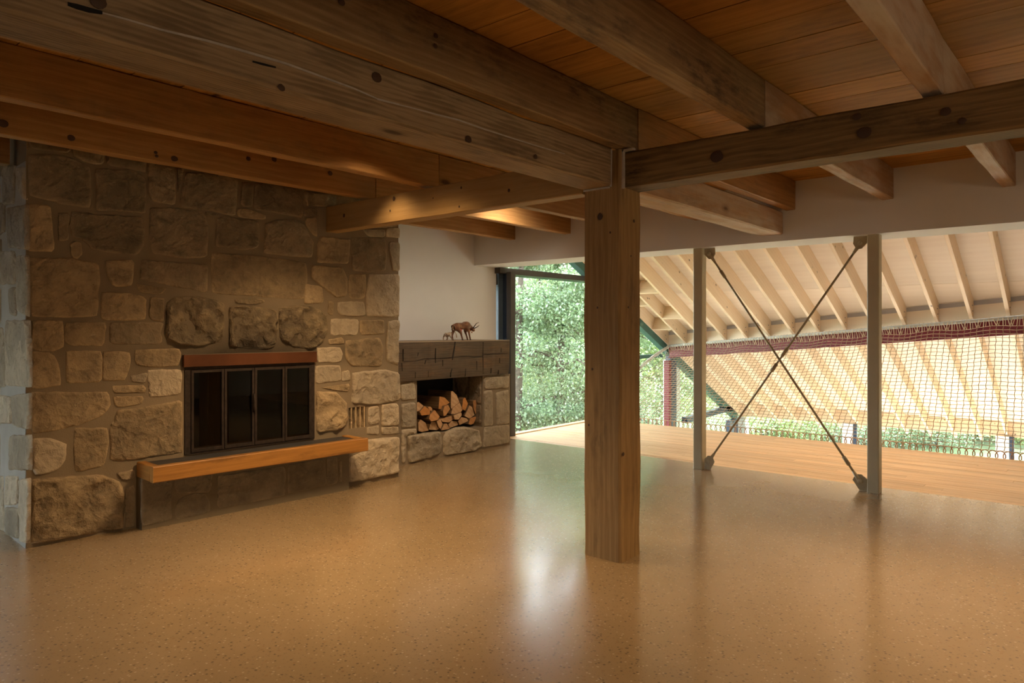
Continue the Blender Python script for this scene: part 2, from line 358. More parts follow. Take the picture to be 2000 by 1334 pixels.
def endgrain():
    t = NT('log_end'); v = t.coords(); n1 = t.noise(v, 6, 4); w = t.n('TexWave', wave_type='RINGS', rings_direction='Y'); t.l(t.coords((1, 1, 1)), w.inputs[0]); w.inputs['Scale'].default_value = 7; w.inputs['Distortion'].default_value = 3
    oi = t.n('ObjectInfo'); c = t.mix(t.ramp(oi.outputs['Random'], [(0, 0.), (1, 1.)]), (.60, .25, .065), (.62, .42, .24))
    c = t.mix(t.math('MULTIPLY', w.outputs['Fac'], .3), c, (.40, .17, .05)); c = t.mix(t.math('MULTIPLY', t.ramp(n1, [(.45, 0.), (.7, 1.)]), .5), c, (.34, .15, .05))
    t.set(base=c, rough=.85, spec=.2); t.bump(t.noise(v, 60, 3), .5, .006); return t.m
M['end_grain'] = endgrain()

# ================================================================== SETTING
# concrete floor (room), ends at the wooden deck
mb = MB(); mb.box((-3.6, -4.2, -.3), (7.36, 8.3, 0)); tag(mb.obj('floor', M['floor']), kind='structure')
# wooden deck beyond the posts, board by board
deck = root('floor_deck', (7.36, 0, 0)); tag(deck, kind='structure')
nrow = 24; bw = (9.9-7.36)/nrow
for i in range(nrow):
    u0 = 7.36+i*bw; cuts = [-4.2]; x = -4.2+random.uniform(1.2, 3.4)
    while x < 6.0: cuts.append(x); x += random.uniform(2.2, 4.0)
    cuts.append(6.44)
    for a, b in zip(cuts[:-1], cuts[1:]):
        dz = random.uniform(-.0012, .0006)
        MB().box((u0+.0012, a+.001, -.03), (u0+bw-.0012, b-.001, dz)).obj('deck_board', M['deck'], deck)
MB().box((7.36, -4.2, -.28), (9.86, 6.44, -.031)).obj('deck_structure', M['frame_dark'], deck)
# ceiling planks
ceil = root('ceiling', (0, 0, 2.94)); tag(ceil, kind='structure')
MB().box((-3.6, -4.2, 2.972), (7.05, 8.3, 3.05)).obj('subfloor', M['frame_dark'], ceil)
pw = .2745; u = 2.2-21*pw; 
while u < 7.0:
    u1 = min(u+pw, 7.02); u0 = max(u, -3.6); u += pw
    if u1 <= -3.6: continue
    cuts = [-4.2, 8.3]
    for a, b in zip(cuts[:-1], cuts[1:]):
        if b-a < .4: continue
        MB().box((u0+.003, a+.002, 2.94+random.uniform(-.002, .002)), (u1-.003, b-.002, 2.97)).obj('plank', M['plank'], ceil)
# walls
def wall(name, *boxes, mat='white', kind='structure'):
    m = MB()
    for b in boxes: m.box(*b)
    return tag(m.obj(name, M[mat]), kind=kind)
wall('wall_fireplace', ((4.7, 6.6, 0), (7.45, 6.72, 2.97)))
wall('wall_fascia', ((7.0, -4.2, 2.368), (7.52, 6.6, 3.45)), )
wall('wall_left', ((-3.7, -4.2, 0), (-3.6, 5.6, 3)), ((-3.7, 5.6, 0), (-3.6, 8.3, .15)), ((-3.7, 5.6, 2.3), (-3.6, 8.3, 3)), ((-3.7, 7.2, .15), (-3.6, 8.3, 2.3)), mat='room_wall')
wall('wall_foundation', ((-3.6, -4.2, -3.2), (7.3, 8.3, -.3)))
wall('wall_passage', ((-3.6, 8.2, 0), (1.5, 8.3, 3)))
wall('wall_rear', ((-3.6, -4.3, 0), (16.2, -4.2, 3.4)), ((7.5, -4.3, -2.7), (16.2, -4.2, 0)), mat='room_wall')
# daylight window of the passage, outside the picture on the left
win = root('window_2', (-3.65, 5.6, .15)); tag(win, kind='structure')
m = MB(); 
for v in (5.6, 6.37, 7.14): m.box((-3.7, v, .15), (-3.62, v+.06, 2.3))
for z in (.15, 2.24): m.box((-3.7, 5.6, z), (-3.62, 7.2, z+.06))
m.obj('window_frame', M['frame_dark'], win)
MB().box((-3.668, 5.66, .2), (-3.66, 7.14, 2.24)).obj('pane', M['glass'], win)

# ------------------------------------------------------------------ roof: rafters, sheathing, blocking
RV = [.997+.4185*k for k in range(-12, 14)]
pitch = math.atan(-ROOF_M); nrm = Vector((math.sin(pitch), 0, math.cos(pitch)))
roof = root('ceiling_roof', (7.5, 0, roof_z(7.5))); tag(roof, kind='structure')
RD, RW = .24, .045
for v in RV:
    A = Vector((7.52, v, roof_z(7.52)))+nrm*RD/2; B = Vector((15.95, v, roof_z(15.95)))+nrm*RD/2
    timber('rafter', A, B, RW, RD, M['rafter'], roof, up=nrm, wav=0, cham=.003, seg=2)
u = 7.5
while u < 16.1:
    u1 = min(u+1.09, 16.15); 
    P = [Vector((q, vv, roof_z(q)))+nrm*(RD+.0005) for q, vv in ((u+.002, -4.2), (u1-.002, -4.2), (u1-.002, 6.62), (u+.002, 6.62))]
    mb = MB(); mb.prism(P, nrm*.02); fix(mb.obj('sheathing_panel', M['sheath'], roof)); u = u1
P = [Vector((q, vv, roof_z(q)))+nrm*(RD+.022) for q, vv in ((7.0, -4.3), (16.2, -4.3), (16.2, 6.75), (7.0, 6.75))]
fix(MB().prism(P, nrm*.12).obj('roof_deck', M['frame_dark'], roof))
# the oblique line of the red beam under the rafters: u as a function of v
def beam_u(v): return 12.236 + (11.232-12.236)*(6.558-v)/(6.558-.974)
def bay_board(name, v0, v1, fu, z0, z1, th, mat, off=0):
    """upright board between two rafters, standing along the line u = fu(v)"""
    P = []
    for v in (v0, v1):
        P.append(Vector((fu(v)+off, v, roof_z(fu(v)+off)+z0)))
    for v in (v1, v0):
        P.append(Vector((fu(v)+off, v, roof_z(fu(v)+off)+z1)))
    return fix(MB().prism(P, (th, 0, 0)).obj(name, mat, roof))
top_z = RD/math.cos(pitch)
for a, b in zip(RV[:-1], RV[1:]):
    v0, v1 = a+RW/2+.001, b-RW/2-.001
    bay_board('blocking', v0, v1, beam_u, .004, top_z*.72, .03, M['sheath'])
    bay_board('shadow_strip', v0, v1, beam_u, top_z*.72, top_z-.012, .02, M['shadow_strip'])  # shade in the gap above the blocking, painted as a grey strip
    bay_board('eave_board', v0, v1, lambda v: 15.62, -.02, top_z-.012, .03, M['rafter'])
# ladder blocks in the two bays next to the gable
for a, b, us in ((RV[-2], RV[-1], (9.9, 10.75, 11.6)), (RV[-3], RV[-2], (10.35, 11.2))):
    for q in us:
        A = Vector((q, a+RW/2+.001, roof_z(q)))+nrm*RD/2; B = Vector((q, b-RW/2-.001, roof_z(q)))+nrm*RD/2
        timber('lookout_block', A, B, .04, RD, M['rafter'], roof, up=nrm, wav=0, cham=.003, seg=1)
# bolts at the beam on each rafter
for v in RV:
    u = beam_u(v)
    mb = MB()
    for du, dz in ((-.10, .07), (-.13, .13)):
        mb.cyl((u+du, v-RW/2-.006, roof_z(u+du)+dz), (u+du, v-RW/2+.002, roof_z(u+du)+dz), .008, 8)
    mb.obj('bolt_pair', M['bolt'], roof)

# ------------------------------------------------------------------ gable glazing (window_1)
GV0, GV1 = 6.43, 6.55
gab = root('window_1', (7.46, GV0, 0)); tag(gab, kind='structure')
def gbar(name, u0, z0, u1, z1, th, mat, v0=GV0, v1=GV1):
    """bar in the gable plane from (u0,z0) to (u1,z1), th wide to the upper-right side"""
    d = Vector((u1-u0, 0, z1-z0)).normalized(); n = Vector((-d.z, 0, d.x))*th
    P = [Vector((u0, v0, z0)), Vector((u1, v0, z1)), Vector((u1, v0, z1))+n, Vector((u0, v0, z0))+n]
    return fix(MB().prism(P, (0, v1-v0, 0)).obj(name, mat, gab))
MB().box((7.50, 6.37, -.02), (7.60, 6.45, 2.30)).obj('mullion', M['frame_dark'], gab)
MB().box((7.60, 6.45, 0), (7.635, 6.66, 2.29)).obj('jamb', M['navy'], gab)
MB().box((7.42, 6.50, 2.285), (10.0, 6.60, 2.367)).obj('transom', M['frame_dark'], gab)
MB().box((7.6, GV1-.03, 2.255), (9.7, GV1-.005, 2.285)).obj('transom_bead', plain('bead_green', (.12, .30, .22), .4), gab)
MB().box((9.95, GV0+.03, .965), (12.08, GV1, 1.03)).obj('transom', M['green_steel'], gab)
gbar('rake_frame', 8.4, 6.992-.485*8.4-.02, 15.5, 6.992-.485*15.5-.02, .125, M['green_steel'])
MB().box((12.34, GV0+.02, -2.7), (12.6, GV1, roof_z(12.6)-.0)).obj('mullion', M['navy'], gab)
MB().box((15.14, GV0+.02, -2.7), (15.6, GV1, roof_z(15.6)-.1)).obj('corner_post', M['navy'], gab)
a = on_v(1336, 826, 6.5); b = on_v(1428, 800, 6.5)
gbar('brace', a.x, a.z, b.x, b.z, .11, M['navy'])
MB().box((7.55, GV0, -.04), (9.95, GV1, .012)).obj('sill', M['deck'], gab)
MB().box((7.0, 6.73, 2.14), (7.6, 6.79, 2.29)).obj('casement_frame', M['frame_dark'], gab)
MB().box((7.50, 6.60, 0), (7.598, 6.66, 2.29)).obj('casement_frame', plain('casement_blue', (.12, .15, .17), .4), gab)
MB().box((7.46, 6.60, 0), (7.50, 6.66, .9)).obj('lower_panel', plain('blue_grey_panel', (.16, .21, .26), .4), gab)
MB().box((7.452, 6.62, 2.13), (7.50, 6.66, 2.29)).obj('casement_frame', M['frame_dark'], gab)
def rz(u): return roof_z(u)-.03
def pane(poly):
    P = [Vector((q, 6.488, z)) for q, z in poly]; return fix(MB().prism(P, (0, .012, 0)).obj('pane', M['glass'], gab))
pane([(7.6, .012), (9.95, .012), (9.95, 2.285), (7.6, 2.285)])
pane([(7.55, 2.375), (9.6, 2.375), (8.0, rz(8.0))])
pane([(9.95, 1.03), (12.08, 1.03), (9.95, rz(9.95))])
pane([(9.95, -2.7), (12.34, -2.7), (12.34, .965), (9.95, .965)])
pane([(12.6, -2.7), (15.14, -2.7), (15.14, rz(15.2)), (12.6, rz(12.65))])
# casement behind the mullion
MB().box((7.452, 6.625, .9), (7.50, 6.632, 2.13)).obj('pane', M['glass'], gab)

# eave glazing (window_3)
eav = root('window_3', (15.6, 0, -2.7)); tag(eav, kind='structure')
for v in (3.95, 1.32, -1.3, -3.9):
    MB().box((15.56, v-.02, -2.7), (15.62, v+.05, -.45)).obj('mullion', M['navy'], eav)
    MB().box((15.56, v+.055, -2.7), (15.68, v+.26, -.45)).obj('post', M['pale_post'], eav)
for a, b in ((-3.9, -1.3), (-1.3, 1.32), (1.32, 3.95), (3.95, 6.4)):
    MB().box((15.585, a+.27, -2.66), (15.597, b-.03, -.50)).obj('pane', M['glass'], eav)
MB().box((12.62, 6.6, -2.7), (13.05, 6.75, roof_z(13.05)+.1)).obj('outer_post', M['pale_post'], gab)
MB().box((15.65, 6.3, -2.7), (15.85, 6.5, -.5)).obj('post', M['pale_post'], eav)
# lower storey floor
wall('floor_lower', ((7.0, -4.2, -2.85), (16.0, 6.6, -2.7)), mat='lower_floor')
wall('wall_lower', ((7.3, -4.2, -2.7), (7.36, 6.6, -.3)))

# ================================================================== TIMBERS
JB, JT, JW = 2.66, 2.938, .092
def joist(v, u0, u1, mat, label, v1=None, **kw):
    v1 = v if v1 is None else v1
    o = timber('ceiling_joist', (u0, v+JW/2, (JB+JT)/2), (u1, v1+JW/2, (JB+JT)/2), JW, JT-JB, M[mat], wav=.006, cham=.006, **kw)
    return tag(o, label, 'joist', 'joists')
joist(.62, -3.58, 4.03, 'joist_pale', 'short pale joist at the top right corner, running to the dark girder')
joist(1.51, -3.58, 4.03, 'joist_old', 'weathered joist crossing the top right, meeting the dark girder at its middle')
joist(2.34, -3.58, 4.03, 'joist_old', 'long weathered joist with black streaks that ends directly over the timber post')
joist(4.23, -3.58, 4.03, 'joist', 'honey pine joist just behind the big weathered beam, second from the stone chimney', v1=4.20)
joist(5.015, -3.58, 4.03, 'joist', 'knotty honey pine joist nearest in front of the stone chimney')
joist(5.90, -3.58, 1.50, 'joist', 'short joist end butting into the left side of the chimney')
joist(3.27, -3.58, 4.03, 'joist', 'joist hidden behind the big weathered beam')
joist(.62, 4.034, 6.998, 'joist_pale', 'rightmost pale joist stub behind the dark girder, against the white wall', v1=0.574)
joist(1.505, 4.034, 6.998, 'joist_pale', 'pale joist stub behind the middle of the dark girder, end with black nail stains', v1=1.463)
joist(2.336, 4.034, 6.998, 'joist', 'orange joist resting above the whitewashed beam just right of the post', v1=2.318)
joist(3.27, 4.034, 6.998, 'joist', 'joist behind the top of the post, above the white wall')
joist(4.20, 4.034, 6.998, 'joist', 'pine joist passing behind the post on its left to the white wall', v1=4.215)
joist(5.01, 4.034, 6.998, 'joist', 'pine joist behind the left girder, middle one of three reaching the white wall', v1=4.99)
joist(5.87, 4.034, 6.998, 'joist', 'pine joist behind the left girder, nearest to the chimney corner')

# main post
post = root('timber_post', (4.02, 2.527, 0), label='thick rough timber post standing alone on the concrete floor', cat='post')
timber('shaft', (4.02, 2.527, 0), (4.02, 2.527, 2.655), .285, .262, M['post'], post, up=(1, 0, 0), wav=.012, cham=.014, seg=26)
mb = MB(); mb.box((3.878, 2.445, 2.42), (3.89, 2.457, 2.66)); mb.box((3.873, 2.46, 2.412), (3.889, 2.66, 2.422)); mb.obj('filler_seam', M['filler'], post)
mb = MB(); mb.box((3.905, 2.372, 2.405), (3.928, 2.386, 2.65)); mb.box((3.905, 2.30, 2.64), (3.935, 2.386, 2.652)); mb.obj('filler_seam', M['filler'], post)
# big weathered beam (left) and its continuation behind the post
bb = root('weathered_beam', (-3.58, 2.56, 2.425), label='big grey weathered beam with a pale filled crack, running from upper left into the post', cat='beam')
bo = timber('beam', (-3.58, 2.563, 2.565), (3.886, 2.563, 2.565), +.226, .28, M['beam_old'], bb, wav=.006, cham=.012, top_wave=.07, seg=60, seed=3.0)
def ribbon(name, pts, wid, mat, parent, vplane):
    vs_, fs = [], []
    for i, (x, y) in enumerate(pts):
        p = on_v(x, y, vplane); w = wid*(.35+.65*math.sin(math.pi*(i+.5)/len(pts)))
        vs_ += [p+Vector((0, 0, w/2)), p-Vector((0, 0, w/2))]
    n = len(vs_); vs_ = vs_ + [q+Vector((0, .03, 0)) for q in vs_]
    for i in range(len(pts)-1):
        a = 2*i; fs += [(a, a+1, a+3, a+2), (a, a+2, a+2+n, a+n), (a+1, a+1+n, a+3+n, a+3)]
    return fix(link(name, pymesh(name, vs_, fs), mat, parent))
def z3(*p): return [(x/2.857, y/2.857) for x, y in p]
def z4(*p): return [(600+x/2.7786, y/2.7786) for x, y in p]
ribbon('filled_crack', z3((560,68),(700,105),(900,165),(1150,225),(1330,275),(1500,325),(1600,355))+z4((-30,375),(250,478),(380,535),(500,565)), .009, M['filler'], bb, 2.4465)
ribbon('filled_crack', z4((380,540),(560,582),(700,620),(820,650),(960,700),(1100,745),(1260,795),(1400,835)), .007, M['filler'], bb, 2.4465)
ribbon('open_crack', z3((380,20),(430,35),(500,55),(572,70)), .016, M['soot'], bb, 2.4462)
ribbon('open_crack', z3((1410,342),(1470,358),(1540,375)), .008, M['soot'], bb, 2.4462)
o = timber('whitewashed_beam', (4.15, 2.555, 2.545), (6.998, 2.555, 2.545), .23, .226, M['joist_pale'], wav=.010, cham=.012)
tag(o, 'whitewashed rough beam running from behind the post to the white wall', 'beam')
# girders
o = timber('pine_girder', (3.935, 2.672, 2.517), (3.935, 5.72, 2.517), .125, .234, M['girder'], wav=.003, cham=.006)
tag(o, 'pale knotty pine girder between chimney and post, lit by a warm spot', 'girder')
o = timber('dark_girder', (4.03, 2.384, 2.525), (4.03, -4.15, 2.525), .20, .226, M['girder_dark'], wav=.010, cham=.012)
tag(o, 'dark knotty girder running from the post to the right edge', 'girder')

# dark knots in the timbers, where the photograph shows them
kt = NT('knot'); kw = kt.n('TexNoise'); kw.inputs['Scale'].default_value = 60
kt.set(base=kt.mix(kw.outputs[0], (.03, .014, .007), (.10, .045, .018)), rough=.6); M['knot'] = kt.m
def knots(parent, axis, val, pts):
    for x, y, r in pts:
        p = on_u(x, y, val) if axis == 'u' else on_v(x, y, val); dist = (p-O).length; R_ = r*dist/F_PX*.78
        n = 12; vs_ = []; fs = []
        for k, (q, o_) in enumerate(((1.0, .0), (.55, .0025))):
            for i in range(n):
                a = 2*math.pi*i/n; rr = R_*q*(1+.18*noise.noise(Vector((x, i*.9, k)))); c_, s_ = rr*math.cos(a)*(1.15 if axis == 'v' or val > 3.9 else .85), rr*math.sin(a)
                vs_.append((val-o_-.0012, p.y+c_, p.z+s_) if axis == 'u' else (p.x+c_, val-o_-.0012, p.z+s_))
        vs_.append((val-.003, p.y, p.z) if axis == 'u' else (p.x, val-.003, p.z))
        for i in range(n): j = (i+1) % n; fs += [(i, j, n+j, n+i), (n+i, n+j, 2*n)]
        link('knot', pymesh('knot', vs_, fs), M['knot'], parent, smooth=True)
OB = bpy.data.objects
def find(txt): return next(o for o in OB if txt in o.get('label', ''))
knots(post, 'u', 3.8835, ((1172,423,9), (1192,454,3), (1167,601,3), (1157,721,3.5), (1150,830,3)))
knots(post, 'v', 2.379, ((1238,432,4), (1227,600,3), (1217,887,5), (1232,500,2.5)))
knots(find('nearest in front of the stone'), 'v', 5.0105, ((6,241,8), (139,269.5,6.5), (304,298,3.5), (306,305,3.5), (340.5,310,6.5), (485,310,5), (535.5,311,6), (645,338.5,5.5)))
knots(find('just behind the big weathered'), 'v', 4.215, ((154,136,4), (344,258,3), (521,263,4.5), (768,300,5)))
knots(find('lit by a warm spot'), 'u', 3.8705, ((672,421,5), (769.5,388,6), (762,411.6,3), (897,403.5,3), (901,366.6,3.5), (994,372,4.5), (846,387,2)))
knots(find('dark knotty girder'), 'u', 3.9255, ((1400,306,14), (1688,259,13), (1674,228,8), (1847,218,9), (1879,236,7)))
knots(bb, 'v', 2.4445, ((192,3,14), (736,151,12), (915,272,9), (1046,306,6), (549.5,171.5,8)))
knots(find('ends directly over the timber post'), 'v', 2.336, ((851,70,6), (850,90,6), (667,4,8)))

# ================================================================== STONE FIREPLACE
FA = Vector((1.53, 5.645, 0)); FB = Vector((4.71, 5.497, 0)); fd = (FB-FA).normalized(); frz = math.atan2(fd.y, fd.x); FL = (FB-FA).length
fire = root('stone_fireplace', FA, frz, 'broad rough stone chimney with an iron fireplace, left of the room', 'fireplace')
fn = Vector((-fd.y, fd.x, 0))                     # into the wall
FM = mw(fire); FMi = FM.inverted()
def on_face(x, y): r = ray(x, y); t = (FA-O).dot(fn)/r.dot(fn); q = FMi @ (O+r*t); return (q.x, q.z)
def on_side(x, y):
    """left side of the chimney (local x = 0): returns (depth, z)"""
    r = ray(x, y); t = (FA-O).dot(fd)/r.dot(fd); q = FMi @ (O+r*t); return (q.y, q.z)
CLIP = None
def stone(parent, poly, place, mat, h=.016, rough=.004, name='stone', size=None):
    """poly: outline in the face's own metres; place(a, b, out) -> world point. A stone bedded in mortar with an uneven face"""
    P = [Vector((a, b)) for a, b in poly]
    # resample and soften
    per = sum((P[i]-P[i-1]).length for i in range(len(P))); n = max(16, min(44, int(per/.035)))
    Q = []; acc = 0; step = per/n
    seq = P+[P[0]]; d = 0; k = 0
    for i in range(n):
        tgt = i*step
        while k < len(P) and d+(seq[k+1]-seq[k]).length < tgt: d += (seq[k+1]-seq[k]).length; k += 1
        e = seq[k+1]-seq[k]; Q.append(seq[k]+e*((tgt-d)/max(1e-6, e.length)))
    for _ in range(1): Q = [Q[i]*.84+(Q[i-1]+Q[(i+1) % n])*.08 for i in range(n)]
    sd = random.random()*90
    Q = [q+Vector((noise.noise(Vector((q.x*9, q.y*9, sd))), noise.noise(Vector((q.x*9, q.y*9, sd+7)))))*.006+Vector((noise.noise(Vector((q.x*31, q.y*31, sd))), noise.noise(Vector((q.x*31, q.y*31, sd+7)))))*.005 for q in Q]
    c = sum(Q, Vector((0, 0)))/n
    vs_, fs = [], []
    def N(q, a): return a*(noise.noise(Vector((q.x*7, q.y*7, sd)))+.8*noise.noise(Vector((q.x*19, q.y*19, sd+3)))+(.6*noise.noise(Vector((q.x*45, q.y*45, sd+5))) if rough >= .012 else 0))
    rings = [(-.008, -.012), (-.005, .15), (.003, .8), (.014, 1.0), (.035, 1.04)]
    for ins, hh in rings:
        for q in Q:
            dd = c-q; l = dd.length; p = q+dd*(max(-.06, min(.18*ins/.035, ins/max(l, 1e-4))))
            out = hh if hh < 0 else h*hh+(N(p, rough) if hh > .5 else 0)
            vs_.append(place(p.x, p.y, out))
    R = len(rings)
    for r in range(R-1):
        for i in range(n):
            j = (i+1) % n; fs.append((r*n+i, r*n+j, (r+1)*n+j, (r+1)*n+i))
    # the face itself: scattered points triangulated inside the last ring
    L = [q+(c-q)*max(-.06, min(.18, .035/max((c-q).length, 1e-4))) for q in Q]
    x0, x1 = min(q.x for q in L), max(q.x for q in L); y0, y1 = min(q.y for q in L), max(q.y for q in L)
    sp = max(.026 if rough >= .012 else .06, math.sqrt((x1-x0)*(y1-y0)/(150 if rough >= .012 else 40)))
    I = []
    def inside(p):
        k = False
        for i in range(n):
            a_, b_ = L[i-1], L[i]
            if (a_.y > p.y) != (b_.y > p.y) and p.x < (b_.x-a_.x)*(p.y-a_.y)/(b_.y-a_.y)+a_.x: k = not k
        return k
    yy = y0+sp*.6; row = 0
    while yy < y1:
        xx = x0+sp*(.5 if row % 2 else .9)
        while xx < x1:
            p = Vector((xx+random.uniform(-.25, .25)*sp, yy+random.uniform(-.25, .25)*sp))
            if inside(p) and min((p-q).length for q in L) > sp*.4: I.append(p)
            xx += sp
        yy += sp*.87; row += 1
    cv, _, cf, *_ = delaunay_2d_cdt(L+I, [(i, (i+1) % n) for i in range(n)], [], 1, 1e-5)
    base = (R-1)*n; idx = []
    for k_, p in enumerate(cv):
        if k_ < n and (p-L[k_]).length < 1e-4: idx.append(base+k_)
        else: idx.append(len(vs_)); vs_.append(place(p.x, p.y, h*1.08+N(p, rough*1.2)))
    fs += [tuple(idx[q] for q in f) for f in cf]
    return fix(link(name, pymesh(name, vs_, fs), mat, parent, smooth=True))
def face_place(a, b, out): return FM @ Vector((a, -out, b))
def side_place(a, b, out): return FM @ Vector((-.004-out, a, b))
